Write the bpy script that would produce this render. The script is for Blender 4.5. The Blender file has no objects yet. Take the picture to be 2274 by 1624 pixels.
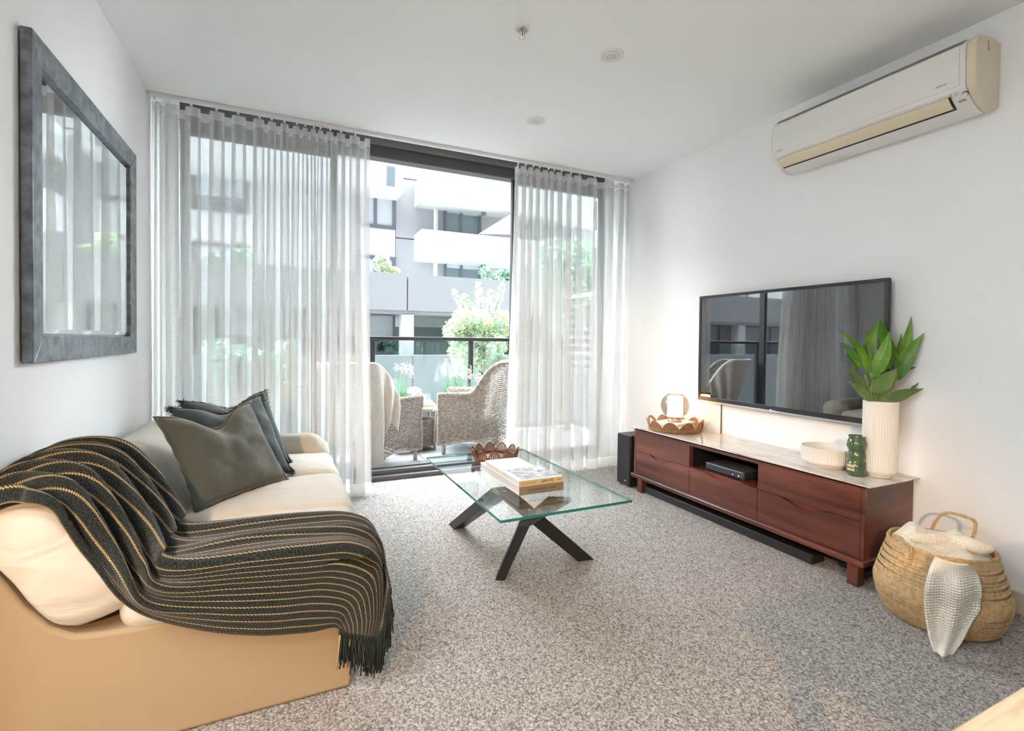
import bpy, math, random
from mathutils import Vector, Matrix, noise
random.seed(7)
PI = math.pi
SC = bpy.context.scene
COL = SC.collection

# ------------------------------------------------------------------ camera
YAW, PITCH, ROLL = math.radians(24.78), math.radians(0.991), math.radians(0.638)
FPX, SHIFT, CAMZ = 1090.16, -36.6, 1.138
IW, IH = 2274.0, 1624.0
_f = Vector((math.sin(YAW)*math.cos(PITCH), math.cos(YAW)*math.cos(PITCH), -math.sin(PITCH)))
_r0 = Vector((math.cos(YAW), -math.sin(YAW), 0)); _u0 = _r0.cross(_f)
_r = math.cos(ROLL)*_r0 + math.sin(ROLL)*_u0; _u = _r.cross(_f)
CAMP = Vector((0, 0, CAMZ))
cam_d = bpy.data.cameras.new('camera'); cam = bpy.data.objects.new('camera', cam_d); COL.objects.link(cam)
cam.matrix_world = Matrix(((_r.x, _u.x, -_f.x, 0), (_r.y, _u.y, -_f.y, 0), (_r.z, _u.z, -_f.z, CAMZ), (0, 0, 0, 1)))
cam_d.sensor_width = 36; cam_d.sensor_fit = 'HORIZONTAL'; cam_d.lens = FPX/IW*36; cam_d.shift_y = SHIFT/IW
cam_d.clip_start = 0.02; cam_d.clip_end = 300
SC.camera = cam

# ------------------------------------------------------------------ daylight and exposure
w = bpy.data.worlds.new('daylight'); SC.world = w; w.use_nodes = True
bg = w.node_tree.nodes['Background']; bg.inputs[0].default_value = (0.87, 0.93, 1.0, 1); bg.inputs[1].default_value = 11.6
sd = bpy.data.lights.new('sun', 'SUN'); so = bpy.data.objects.new('sun', sd); COL.objects.link(so)
sd.energy = 1.2; sd.angle = math.radians(14); sd.color = (1, .97, .92)
so.rotation_euler = Vector((0.35, 0.62, -0.78)).to_track_quat('-Z', 'Y').to_euler()
so.location = (0, -10, 20)
vs = SC.view_settings; vs.view_transform = 'Standard'; vs.look = 'None'; vs.gamma = 1; vs.use_curve_mapping = False
vs.exposure = 1.4
SC.cycles.transparent_max_bounces = 16; SC.cycles.max_bounces = 8; SC.cycles.diffuse_bounces = 4
SC.cycles.caustics_reflective = False; SC.cycles.caustics_refractive = False

# ------------------------------------------------------------------ helpers
def at(px, py, ax, v):
    d = _r*((px-IW/2)/FPX) - _u*((py-IH/2-SHIFT)/FPX) + _f
    i = 'xyz'.index(ax); return CAMP + d*((v-CAMP[i])/d[i])
def mpp(p): return (Vector(p)-CAMP).dot(_f)/FPX
def stand(px, py, z, r):
    p = at(px, py, 'z', z); d = Vector((p.x, p.y, 0)).normalized(); return p + d*r
def lerp(a, b, t): return a+(b-a)*t
def ss(t): t = max(0., min(1., t)); return t*t*(3-2*t)
def catmull(pts, n):
    pts = [Vector(p) for p in pts]; out = []
    m = len(pts)-1
    for k in range(n+1):
        s = k/n*m; i = min(int(s), m-1); t = s-i
        p0 = pts[max(i-1, 0)]; p1 = pts[i]; p2 = pts[i+1]; p3 = pts[min(i+2, m)]
        out.append(.5*((2*p1)+(p2-p0)*t+(2*p0-5*p1+4*p2-p3)*t*t+(3*p1-p0-3*p2+p3)*t**3))
    return out
ORG = {}
def nz(x, y, z=0.): return noise.noise(Vector((x, y, z)))

class MB:
    def __init__(s): s.v = []; s.f = []; s.m = []; s.uv = {}; s.mi = 0
    def face(s, *idx): s.f.append(idx); s.m.append(s.mi)
    def box(s, a, b):
        x0, y0, z0 = a; x1, y1, z1 = b; n = len(s.v)
        s.v += [(x0,y0,z0),(x1,y0,z0),(x1,y1,z0),(x0,y1,z0),(x0,y0,z1),(x1,y0,z1),(x1,y1,z1),(x0,y1,z1)]
        for q in ((0,3,2,1),(4,5,6,7),(0,1,5,4),(1,2,6,5),(2,3,7,6),(3,0,4,7)): s.face(*[n+i for i in q])
        return s
    def hexa(s, p8):
        n = len(s.v); s.v += [tuple(p) for p in p8]
        for q in ((0,3,2,1),(4,5,6,7),(0,1,5,4),(1,2,6,5),(2,3,7,6),(3,0,4,7)): s.face(*[n+i for i in q])
        return s
    def tube(s, path, r, n=8, closed=False, caps=True, flat=None):
        path = [Vector(p) for p in path]; L = len(path); base = len(s.v)
        rr = r if callable(r) else (lambda t: r)
        up = None
        for i, p in enumerate(path):
            if closed: d = path[(i+1) % L]-path[i-1]
            else: d = path[min(i+1, L-1)]-path[max(i-1, 0)]
            d = d.normalized() if d.length > 1e-9 else Vector((0, 0, 1))
            if up is None:
                up = Vector((0, 0, 1)) if abs(d.z) < .9 else Vector((1, 0, 0))
            a = (up-d*up.dot(d))
            a = a.normalized() if a.length > 1e-6 else d.orthogonal().normalized()
            up = a; b = d.cross(a)
            R = rr(i/max(1, L-1)); ra, rb = (R, R) if flat is None else (R*flat[0], R*flat[1])
            for k in range(n):
                t = 2*PI*k/n; s.v.append(tuple(p+a*(math.cos(t)*ra)+b*(math.sin(t)*rb)))
        for i in range(L if closed else L-1):
            for k in range(n):
                a0 = base+i*n+k; a1 = base+i*n+(k+1) % n; j = (i+1) % L
                s.face(a0, a1, base+j*n+(k+1) % n, base+j*n+k)
        if caps and not closed:
            s.f.append(tuple(base+k for k in reversed(range(n)))); s.m.append(s.mi)
            s.f.append(tuple(base+(L-1)*n+k for k in range(n))); s.m.append(s.mi)
        return s
    def cyl(s, c, r, h, n=24, r2=None):
        return s.tube([c, (c[0], c[1], c[2]+h)], (lambda t: lerp(r, r if r2 is None else r2, t)), n)
    def lathe(s, c, prof, n=48, fr=None, cap0=True, cap1=False):
        base = len(s.v)
        for (r, z) in prof:
            for k in range(n):
                t = 2*PI*k/n; R = r if fr is None else fr(r, z, t)
                s.v.append((c[0]+R*math.cos(t), c[1]+R*math.sin(t), c[2]+z))
        for i in range(len(prof)-1):
            for k in range(n):
                k2 = (k+1) % n; s.face(base+i*n+k, base+i*n+k2, base+(i+1)*n+k2, base+(i+1)*n+k)
        if cap0: s.f.append(tuple(base+k for k in reversed(range(n)))); s.m.append(s.mi)
        if cap1: s.f.append(tuple(base+(len(prof)-1)*n+k for k in range(n))); s.m.append(s.mi)
        return s
    def grid(s, fn, nu, nv, cu=False, cv=False, uvfn=None):
        base = len(s.v)
        mu = nu if cu else nu+1; mv = nv if cv else nv+1
        for i in range(mu):
            for j in range(mv):
                if uvfn: s.uv[len(s.v)] = uvfn(i/nu, j/nv)
                s.v.append(tuple(fn(i/nu, j/nv)))
        for i in range(nu):
            for j in range(nv):
                i2 = (i+1) % mu; j2 = (j+1) % mv
                s.face(base+i*mv+j, base+i2*mv+j, base+i2*mv+j2, base+i*mv+j2)
        return s
    def prism(s, poly, ax, a, b):
        """poly = list of 2D points in the plane normal to ax (x: (y,z), y: (x,z), z: (x,y))"""
        n = len(poly); base = len(s.v)
        for v in (a, b):
            for p in poly:
                s.v.append((v, p[0], p[1]) if ax == 'x' else (p[0], v, p[1]) if ax == 'y' else (p[0], p[1], v))
        for k in range(n):
            k2 = (k+1) % n; s.face(base+k, base+k2, base+n+k2, base+n+k)
        s.f.append(tuple(base+k for k in reversed(range(n)))); s.m.append(s.mi)
        s.f.append(tuple(base+n+k for k in range(n))); s.m.append(s.mi)
        return s
    def build(s, name, mat=None, parent=None, smooth=False, bevel=0, seg=2, solid=0, origin=None, sub=0):
        me = bpy.data.meshes.new(name)
        vs_ = [Vector(p) for p in s.v]
        if parent is not None: O = ORG.get(parent.name, Vector((0, 0, 0)))
        elif origin is not None: O = Vector(origin)
        else:
            xs = [p.x for p in vs_]; ys = [p.y for p in vs_]; zs = [p.z for p in vs_]
            O = Vector(((min(xs)+max(xs))/2, (min(ys)+max(ys))/2, min(zs)))
        me.from_pydata([tuple(p-O) for p in vs_], [], s.f)
        mats = mat if isinstance(mat, (list, tuple)) else [mat]
        for m in mats: me.materials.append(m)
        if len(mats) > 1: me.polygons.foreach_set('material_index', s.m)
        if s.uv:
            ul = me.uv_layers.new(name='UVMap')
            for lp in me.loops: ul.data[lp.index].uv = s.uv.get(lp.vertex_index, (0, 0))
        if smooth: me.polygons.foreach_set('use_smooth', [True]*len(me.polygons))
        me.validate(); me.update()
        o = bpy.data.objects.new(name, me); COL.objects.link(o)
        if parent is not None: o.parent = parent
        else: o.location = O
        ORG[o.name] = O
        if solid:
            md = o.modifiers.new('solid', 'SOLIDIFY'); md.thickness = solid; md.offset = 0
        if sub:
            md = o.modifiers.new('sub', 'SUBSURF'); md.levels = sub; md.render_levels = sub
        if bevel:
            md = o.modifiers.new('bevel', 'BEVEL'); md.width = bevel; md.segments = seg; md.limit_method = 'ANGLE'; md.angle_limit = math.radians(40)
            md.harden_normals = False
            if not smooth:
                me.polygons.foreach_set('use_smooth', [True]*len(me.polygons))
                me.set_sharp_from_angle(angle=math.radians(35))
        elif smooth == 'auto': me.set_sharp_from_angle(angle=math.radians(40))
        return o
def tag(o, label=None, cat=None, group=None, kind=None):
    if label: o['label'] = label
    if cat: o['category'] = cat
    if group: o['group'] = group
    if kind: o['kind'] = kind
    return o
def thing(name, label, cat, loc=(0, 0, 0), group=None):
    o = bpy.data.objects.new(name, None); COL.objects.link(o); o.location = loc
    o.empty_display_size = .05
    ORG[o.name] = Vector(loc); return tag(o, label, cat, group)
def struct(o, label, cat=None): return tag(o, label, cat, kind='structure')
def copy_tree(o, parent=None):
    c = o.copy(); COL.objects.link(c); c.parent = parent
    if parent is not None: c.matrix_parent_inverse = o.matrix_parent_inverse
    for ch in [x for x in bpy.data.objects if x.parent == o]: copy_tree(ch, c)
    return c
def text(name, s, size, origin, xdir, ydir, mat, parent, extrude=.0003, shear=0, align='CENTER'):
    cu = bpy.data.curves.new(name, 'FONT'); cu.body = s; cu.size = size; cu.extrude = extrude; cu.align_x = align; cu.align_y = 'CENTER'; cu.shear = shear
    cu.resolution_u = 3
    t = bpy.data.objects.new(name+'_tmp', cu); COL.objects.link(t)
    dg = bpy.context.evaluated_depsgraph_get(); me = bpy.data.meshes.new_from_object(t.evaluated_get(dg))
    bpy.data.objects.remove(t)
    x = Vector(xdir).normalized(); y = Vector(ydir).normalized(); z = x.cross(y)
    O = ORG[parent.name]; p = Vector(origin)-O
    me.transform(Matrix(((x.x, y.x, z.x, p.x), (x.y, y.y, z.y, p.y), (x.z, y.z, z.z, p.z), (0, 0, 0, 1))))
    me.materials.clear(); me.materials.append(mat); me.name = name
    o = bpy.data.objects.new(name, me); COL.objects.link(o); o.parent = parent; ORG[o.name] = O
    return o

# ------------------------------------------------------------------ materials
def nd(nt, t, **k):
    n = nt.nodes.new(t)
    for a, b in k.items():
        if a.startswith('i_'): n.inputs[a[2:].replace('_', ' ')].default_value = b
        else: setattr(n, a, b)
    return n
def base_mat(name):
    m = bpy.data.materials.new(name); m.use_nodes = True; nt = m.node_tree
    b = nt.nodes['Principled BSDF']; return m, nt, b
def c4(c): return (c[0], c[1], c[2], 1)
def mat(name, col, rough=.6, metal=0, var=0., vscale=8, vcol=None, bump=0., bscale=150, bdist=.002, stretch=(1, 1, 1), spec=.5, coat=0, ior=1.5, sheen=0, emis=None, estr=0, coords='Object', detail=3, crease=0.):
    m, nt, b = base_mat(name); L = nt.links
    b.inputs['Base Color'].default_value = c4(col); b.inputs['Roughness'].default_value = rough; b.inputs['Metallic'].default_value = metal
    b.inputs['Specular IOR Level'].default_value = spec; b.inputs['IOR'].default_value = ior
    b.inputs['Coat Weight'].default_value = coat; b.inputs['Coat Roughness'].default_value = .05
    b.inputs['Sheen Weight'].default_value = sheen
    if emis: b.inputs['Emission Color'].default_value = c4(emis); b.inputs['Emission Strength'].default_value = estr
    if var or bump:
        tc = nd(nt, 'ShaderNodeTexCoord'); mp = nd(nt, 'ShaderNodeMapping'); mp.inputs['Scale'].default_value = stretch
        L.new(tc.outputs[coords], mp.inputs['Vector'])
    if var:
        n1 = nd(nt, 'ShaderNodeTexNoise', i_Scale=vscale, i_Detail=detail); L.new(mp.outputs[0], n1.inputs['Vector'])
        rp = nd(nt, 'ShaderNodeValToRGB'); rp.color_ramp.elements[0].position = .35; rp.color_ramp.elements[1].position = .65
        c2 = vcol if vcol else tuple(max(0, x*(1-var)) for x in col)
        rp.color_ramp.elements[0].color = c4(c2); rp.color_ramp.elements[1].color = c4(col)
        L.new(n1.outputs['Fac'], rp.inputs[0]); L.new(rp.outputs[0], b.inputs['Base Color'])
    if bump:
        n2 = nd(nt, 'ShaderNodeTexNoise', i_Scale=bscale, i_Detail=2.0); L.new(mp.outputs[0], n2.inputs['Vector'])
        bp = nd(nt, 'ShaderNodeBump', i_Strength=bump, i_Distance=bdist); L.new(n2.outputs['Fac'], bp.inputs['Height']); L.new(bp.outputs[0], b.inputs['Normal'])
        if crease:
            mp3 = nd(nt, 'ShaderNodeMapping'); mp3.inputs['Scale'].default_value = (5, 14, 9); mp3.inputs['Rotation'].default_value = (.3, .2, .5); L.new(tc.outputs[coords], mp3.inputs[0])
            n3 = nd(nt, 'ShaderNodeTexNoise', i_Scale=1.0, i_Detail=2.5, i_Distortion=1.2); L.new(mp3.outputs[0], n3.inputs['Vector'])
            b3 = nd(nt, 'ShaderNodeBump', i_Strength=crease, i_Distance=.02); L.new(n3.outputs['Fac'], b3.inputs['Height']); L.new(bp.outputs[0], b3.inputs['Normal']); L.new(b3.outputs[0], b.inputs['Normal'])
    return m
def glass_mat(name, tint=(.97, 1, .99), refl=1.0, rough=0.0, ior=1.5):
    m = bpy.data.materials.new(name); m.use_nodes = True; nt = m.node_tree; L = nt.links; nt.nodes.remove(nt.nodes['Principled BSDF'])
    t = nd(nt, 'ShaderNodeBsdfTransparent'); t.inputs[0].default_value = c4(tint)
    g = nd(nt, 'ShaderNodeBsdfGlossy'); g.inputs['Roughness'].default_value = rough
    mx = nd(nt, 'ShaderNodeMixShader'); ge = nd(nt, 'ShaderNodeNewGeometry'); dp = nd(nt, 'ShaderNodeVectorMath', operation='DOT_PRODUCT')
    L.new(ge.outputs['Incoming'], dp.inputs[0]); L.new(ge.outputs['Normal'], dp.inputs[1])
    def M(op, x, y=None):
        n = nd(nt, 'ShaderNodeMath', operation=op)
        for i, q in enumerate((x, y)):
            if q is None: continue
            if isinstance(q, (int, float)): n.inputs[i].default_value = q
            else: L.new(q, n.inputs[i])
        return n.outputs[0]
    f0 = ((ior-1)/(ior+1))**2      # same reflectance from both sides of the thin pane
    sch = M('ADD', f0, M('MULTIPLY', 1-f0, M('POWER', M('SUBTRACT', 1.0, M('ABSOLUTE', dp.outputs['Value'])), 5.0)))
    L.new(M('MULTIPLY', sch, refl), mx.inputs[0])
    L.new(t.outputs[0], mx.inputs[1]); L.new(g.outputs[0], mx.inputs[2]); L.new(mx.outputs[0], nt.nodes['Material Output'].inputs[0]); return m
def sheer_mat(name, col=(.88, .87, .86), opac=.5, tr=.5):
    m = bpy.data.materials.new(name); m.use_nodes = True; nt = m.node_tree; L = nt.links; nt.nodes.remove(nt.nodes['Principled BSDF'])
    tc = nd(nt, 'ShaderNodeTexCoord'); mp = nd(nt, 'ShaderNodeMapping'); mp.inputs['Scale'].default_value = (60, 60, 900); L.new(tc.outputs['Object'], mp.inputs[0])
    n1 = nd(nt, 'ShaderNodeTexNoise', i_Scale=1.0, i_Detail=2.0); L.new(mp.outputs[0], n1.inputs['Vector'])
    mr = nd(nt, 'ShaderNodeMapRange'); mr.inputs['From Min'].default_value = .3; mr.inputs['From Max'].default_value = .7
    mr.inputs['To Min'].default_value = opac-.07; mr.inputs['To Max'].default_value = opac+.07; L.new(n1.outputs['Fac'], mr.inputs[0])
    d = nd(nt, 'ShaderNodeBsdfDiffuse'); d.inputs[0].default_value = c4(col); t = nd(nt, 'ShaderNodeBsdfTranslucent'); t.inputs[0].default_value = c4(col)
    mx = nd(nt, 'ShaderNodeMixShader'); mx.inputs[0].default_value = tr; L.new(d.outputs[0], mx.inputs[1]); L.new(t.outputs[0], mx.inputs[2])
    tp = nd(nt, 'ShaderNodeBsdfTransparent'); m2 = nd(nt, 'ShaderNodeMixShader'); L.new(mr.outputs[0], m2.inputs[0]); L.new(tp.outputs[0], m2.inputs[1]); L.new(mx.outputs[0], m2.inputs[2])
    L.new(m2.outputs[0], nt.nodes['Material Output'].inputs[0]); return m
def emit_mat(name, col, s): return mat(name, (.9, .9, .9), emis=col, estr=s)

def carpet_mat():
    m, nt, b = base_mat('carpet_loop'); L = nt.links
    tc = nd(nt, 'ShaderNodeTexCoord')
    # wobble the loop lattice so that loops read as short worms
    nw = nd(nt, 'ShaderNodeTexNoise', i_Scale=45.0, i_Detail=1.0); L.new(tc.outputs['Object'], nw.inputs['Vector'])
    ad = nd(nt, 'ShaderNodeVectorMath', operation='MULTIPLY_ADD'); ad.inputs[1].default_value = (.02, .02, 0); L.new(nw.outputs['Color'], ad.inputs[0]); L.new(tc.outputs['Object'], ad.inputs[2])
    v = nd(nt, 'ShaderNodeTexVoronoi', i_Scale=150.0, i_Randomness=1.0); L.new(ad.outputs[0], v.inputs['Vector'])
    v2 = nd(nt, 'ShaderNodeTexNoise', i_Scale=120.0, i_Detail=3.0); L.new(tc.outputs['Object'], v2.inputs['Vector'])
    v3 = nd(nt, 'ShaderNodeTexNoise', i_Scale=1.3, i_Detail=2.0); L.new(tc.outputs['Object'], v3.inputs['Vector'])
    rp = nd(nt, 'ShaderNodeValToRGB'); e = rp.color_ramp.elements
    e[0].position = .0; e[0].color = (.455, .425, .395, 1); e[1].position = .78; e[1].color = (.20, .185, .168, 1)  # dark ramp end paints shade into the crevices between loops
    e2 = rp.color_ramp.elements.new(.45); e2.color = (.42, .392, .362, 1)
    L.new(v.outputs['Distance'], rp.inputs[0])
    vc = nd(nt, 'ShaderNodeSeparateColor'); L.new(v.outputs['Color'], vc.inputs[0])
    mr = nd(nt, 'ShaderNodeMapRange'); mr.inputs['To Min'].default_value = .72; mr.inputs['To Max'].default_value = 1.18; L.new(vc.outputs[0], mr.inputs[0])
    mr2 = nd(nt, 'ShaderNodeMapRange'); mr2.inputs['From Min'].default_value = .3; mr2.inputs['From Max'].default_value = .7; mr2.inputs['To Min'].default_value = .74; mr2.inputs['To Max'].default_value = 1.2; L.new(v2.outputs['Fac'], mr2.inputs[0])
    mm = nd(nt, 'ShaderNodeMath', operation='MULTIPLY'); L.new(mr.outputs[0], mm.inputs[0]); L.new(mr2.outputs[0], mm.inputs[1])
    sc = nd(nt, 'ShaderNodeVectorMath', operation='SCALE'); L.new(rp.outputs[0], sc.inputs[0]); L.new(mm.outputs[0], sc.inputs['Scale'])
    L.new(sc.outputs[0], b.inputs['Base Color']); b.inputs['Roughness'].default_value = .95; b.inputs['Specular IOR Level'].default_value = .1
    bp = nd(nt, 'ShaderNodeBump', i_Strength=.6, i_Distance=.005); bp.invert = True; L.new(v.outputs['Distance'], bp.inputs['Height']); L.new(bp.outputs[0], b.inputs['Normal'])
    return m
def wood_mat(name, c1, c2, c3, stretch=(1, .06, 1), scale=14, rough=.32, coat=.15):
    m, nt, b = base_mat(name); L = nt.links
    tc = nd(nt, 'ShaderNodeTexCoord'); mp = nd(nt, 'ShaderNodeMapping'); mp.inputs['Scale'].default_value = stretch; L.new(tc.outputs['Object'], mp.inputs[0])
    n1 = nd(nt, 'ShaderNodeTexNoise', i_Scale=scale, i_Detail=5.0, i_Distortion=.6); L.new(mp.outputs[0], n1.inputs['Vector'])
    n2 = nd(nt, 'ShaderNodeTexNoise', i_Scale=scale*14, i_Detail=2.0); L.new(mp.outputs[0], n2.inputs['Vector'])
    rp = nd(nt, 'ShaderNodeValToRGB'); e = rp.color_ramp.elements; e[0].position = .3; e[0].color = c4(c1); e[1].position = .72; e[1].color = c4(c3)
    x = e.new(.52); x.color = c4(c2); L.new(n1.outputs['Fac'], rp.inputs[0])
    mx = nd(nt, 'ShaderNodeMix', data_type='RGBA', blend_type='MULTIPLY'); mx.inputs['Factor'].default_value = .55
    r2 = nd(nt, 'ShaderNodeValToRGB'); r2.color_ramp.elements[0].position = .3; r2.color_ramp.elements[0].color = (.45, .4, .4, 1); r2.color_ramp.elements[1].position = .6
    L.new(n2.outputs['Fac'], r2.inputs[0]); L.new(rp.outputs[0], mx.inputs[6]); L.new(r2.outputs[0], mx.inputs[7]); L.new(mx.outputs[2], b.inputs['Base Color'])
    b.inputs['Roughness'].default_value = rough; b.inputs['Coat Weight'].default_value = coat; b.inputs['Coat Roughness'].default_value = .15
    return m
def marble_mat():
    m, nt, b = base_mat('marble'); L = nt.links
    tc = nd(nt, 'ShaderNodeTexCoord'); mp = nd(nt, 'ShaderNodeMapping'); mp.inputs['Scale'].default_value = (1.6, .35, 1); mp.inputs['Rotation'].default_value = (0, 0, .25); L.new(tc.outputs['Object'], mp.inputs[0])
    n1 = nd(nt, 'ShaderNodeTexNoise', i_Scale=9.0, i_Detail=6.0, i_Distortion=1.6); L.new(mp.outputs[0], n1.inputs['Vector'])
    rp = nd(nt, 'ShaderNodeValToRGB'); e = rp.color_ramp.elements; e[0].position = .30; e[0].color = (.42, .36, .31, 1); e[1].position = .62; e[1].color = (.68, .645, .60, 1)
    x = e.new(.45); x.color = (.64, .595, .545, 1); L.new(n1.outputs['Fac'], rp.inputs[0]); L.new(rp.outputs[0], b.inputs['Base Color'])
    b.inputs['Roughness'].default_value = .08; b.inputs['Specular IOR Level'].default_value = .6; return m
def uvmath(nt, tc):
    sp = nd(nt, 'ShaderNodeSeparateXYZ'); nt.links.new(tc.outputs['UV'], sp.inputs[0]); return sp
def throw_mat():
    m, nt, b = base_mat('striped_throw'); L = nt.links
    def M(op, a, c=None, d=None):
        n = nd(nt, 'ShaderNodeMath', operation=op)
        for i, q in enumerate((a, c, d)):
            if q is None: continue
            if isinstance(q, (int, float)): n.inputs[i].default_value = q
            else: L.new(q, n.inputs[i])
        return n.outputs[0]
    tc = nd(nt, 'ShaderNodeTexCoord'); sp = uvmath(nt, tc); u = sp.outputs[0]; v = sp.outputs[1]
    zig = M('MULTIPLY', M('PINGPONG', M('MULTIPLY', u, 1.0), .0045), .42)      # knit zig-zag of the yarn line
    vv = M('ADD', v, zig)
    fr = M('FRACT', M('DIVIDE', vv, .0172))
    line = M('LESS_THAN', fr, .14)
    dash = M('GREATER_THAN', M('FRACT', M('DIVIDE', M('ADD', u, M('MULTIPLY', v, .7)), .009)), .12)
    fac = M('MULTIPLY', line, dash)
    n1 = nd(nt, 'ShaderNodeTexNoise', i_Scale=330.0, i_Detail=2.0); L.new(tc.outputs['UV'], n1.inputs['Vector'])
    rp = nd(nt, 'ShaderNodeValToRGB'); e = rp.color_ramp.elements; e[0].position = .38; e[0].color = (.004, .005, .0045, 1); e[1].position = .72; e[1].color = (.06, .07, .066, 1)
    x = e.new(.55); x.color = (.016, .021, .018, 1); L.new(n1.outputs['Fac'], rp.inputs[0])
    mx = nd(nt, 'ShaderNodeMix', data_type='RGBA'); L.new(fac, mx.inputs[0]); L.new(rp.outputs[0], mx.inputs[6]); mx.inputs[7].default_value = (.40, .28, .13, 1)
    L.new(mx.outputs[2], b.inputs['Base Color']); b.inputs['Roughness'].default_value = .9; b.inputs['Specular IOR Level'].default_value = .15; b.inputs['Sheen Weight'].default_value = .25
    h = M('ADD', M('MULTIPLY', M('PINGPONG', M('ADD', v, M('PINGPONG', u, .004)), .003), 200), n1.outputs['Fac'])
    bp = nd(nt, 'ShaderNodeBump', i_Strength=.8, i_Distance=.003); L.new(h, bp.inputs['Height']); L.new(bp.outputs[0], b.inputs['Normal'])
    return m
def knit_mat(name, col, rib=.008, hole=.35):
    m, nt, b = base_mat(name); L = nt.links
    tc = nd(nt, 'ShaderNodeTexCoord'); sp = uvmath(nt, tc)
    def M(op, a, c=None):
        n = nd(nt, 'ShaderNodeMath', operation=op)
        for i, q in enumerate((a, c)):
            if q is None: continue
            if isinstance(q, (int, float)): n.inputs[i].default_value = q
            else: L.new(q, n.inputs[i])
        return n.outputs[0]
    a = M('SINE', M('MULTIPLY', sp.outputs[0], 2*PI/rib)); c = M('SINE', M('MULTIPLY', sp.outputs[1], 2*PI/(rib*.9)))
    h = M('ADD', a, M('MULTIPLY', c, .6))
    dk = M('LESS_THAN', h, -1.25)
    mx = nd(nt, 'ShaderNodeMix', data_type='RGBA'); L.new(dk, mx.inputs[0]); mx.inputs[6].default_value = c4(col); mx.inputs[7].default_value = c4(tuple(x*hole for x in col))
    L.new(mx.outputs[2], b.inputs['Base Color']); b.inputs['Roughness'].default_value = .9; b.inputs['Specular IOR Level'].default_value = .2
    bp = nd(nt, 'ShaderNodeBump', i_Strength=.6, i_Distance=.003); L.new(h, bp.inputs['Height']); L.new(bp.outputs[0], b.inputs['Normal'])
    return m

WALL = mat('wall_paint', (.90, .90, .895), .75, bump=.05, bscale=300)
CEIL = mat('ceiling_paint', (.94, .94, .94), .85)
CARPET = carpet_mat()
SKIRT = mat('skirting_paint', (.62, .56, .45), .45)
DARKMETAL = mat('dark_anodised', (.035, .036, .04), .4, metal=.3)
TRACK = mat('track_metal', (.11, .11, .12), .45, metal=.3)
WHITEGLOSS = mat('white_plastic', (.82, .82, .80), .35)
CHROME = mat('chrome', (.8, .8, .8), .15, metal=1)
CLEAR = glass_mat('clear_glass'); RAILGLASS = glass_mat('rail_glass', (.90, .97, .96))
TOPGLASS = glass_mat('table_glass', (.955, .985, .97))
GEDGE = mat('glass_edge', (.01, .16, .13), .1, spec=.8)
SHEER = sheer_mat('sheer_linen', (.64, .63, .615), opac=.54, tr=.28); HEM = sheer_mat('sheer_hem', (.76, .75, .73), .72, .35)
BLINDM = mat('blind_fabric', (.13, .125, .12), .8, bump=.2, bscale=900)
LINEN = mat('sofa_canvas', (.58, .53, .455), .85, var=.06, vscale=3, crease=.55, bump=.25, bscale=420, bdist=.001)
PANEL = mat('sofa_canvas_lamplit', (.35, .255, .155), .85, var=.04, vscale=3, bump=.2, bscale=500, bdist=.001)  # same canvas as the cushions, warm lamplight put into the colour
GREENLIN = mat('green_grey_linen', (.078, .086, .073), .9, var=.25, vscale=260, bump=.4, bscale=500, sheen=.3)
TEALLIN = mat('teal_linen', (.022, .047, .05), .9, var=.3, vscale=220, bump=.4, bscale=420, sheen=.3)
TEALFR = mat('teal_yarn', (.008, .014, .015), .95)
THROW = throw_mat()
YARN = mat('dark_yarn', (.012, .017, .015), .95); YARN2 = mat('tan_yarn', (.42, .28, .14), .95)
PEWTER = mat('pewter_frame', (.25, .27, .29), .36, metal=.75, var=.45, vscale=26, vcol=(.13, .14, .15), bump=.15, bscale=60, detail=6)
MIRROR = mat('mirror_silver', (.86, .87, .87), .015, metal=1)
MAHOG = wood_mat('mahogany', (.055, .014, .010), (.12, .035, .022), (.20, .065, .040))
MAHOGX = wood_mat('mahogany_end', (.055, .014, .010), (.13, .038, .022), (.21, .07, .038), stretch=(.12, 1, 1))
MARBLE = marble_mat()
BLACKIN = mat('niche_black', (.004, .004, .004), .7)
BLACKPL = mat('black_plastic', (.012, .012, .013), .45)
BLACKCL = mat('speaker_cloth', (.013, .013, .014), .85, bump=.5, bscale=900)
SCREEN = mat('tv_screen', (.006, .0065, .008), .02, ior=2.5, spec=.5)
BEZEL = mat('tv_bezel', (.03, .03, .032), .35, metal=.3)
SILVER = mat('silver_trim', (.55, .55, .56), .28, metal=.9)
RATTAN = mat('rattan', (.36, .19, .075), .5, var=.45, vscale=70, bump=.3, bscale=300)
RATTAND = mat('rattan_dark', (.22, .085, .035), .5, var=.4, vscale=60)
GREYWICK = mat('grey_wicker', (.40, .365, .32), .6, var=.45, vscale=40, bump=.2, bscale=300)
SEAGRASS = mat('seagrass', (.58, .39, .19), .6, var=.25, vscale=60, vcol=(.42, .27, .12), bump=.3, bscale=400)
SEAIN = mat('seagrass_inner', (.30, .19, .085), .8)
CREAMKNIT = knit_mat('cream_knit', (.90, .85, .73), .009, .45)
STONEKNIT = knit_mat('stone_knit', (.60, .57, .52), .011, .7)
CERAMIC = mat('matt_ceramic', (.80, .77, .71), .55)
GREENGL = mat('green_glaze', (.085, .135, .03), .07, var=.7, vscale=22, vcol=(.02, .065, .04), coat=.8, bump=.25, bscale=40, bdist=.004)
IVORYGL = mat('ivory_glaze', (.62, .52, .34), .12, coat=.6)
LEAFM = mat('leaf_green', (.15, .32, .014), .38, var=.45, vscale=9, vcol=(.05, .17, .018))
LEAFB = mat('leaf_pale', (.13, .22, .06), .45, var=.3, vscale=12)
STEMM = mat('stem_green', (.16, .26, .03), .45)
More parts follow.
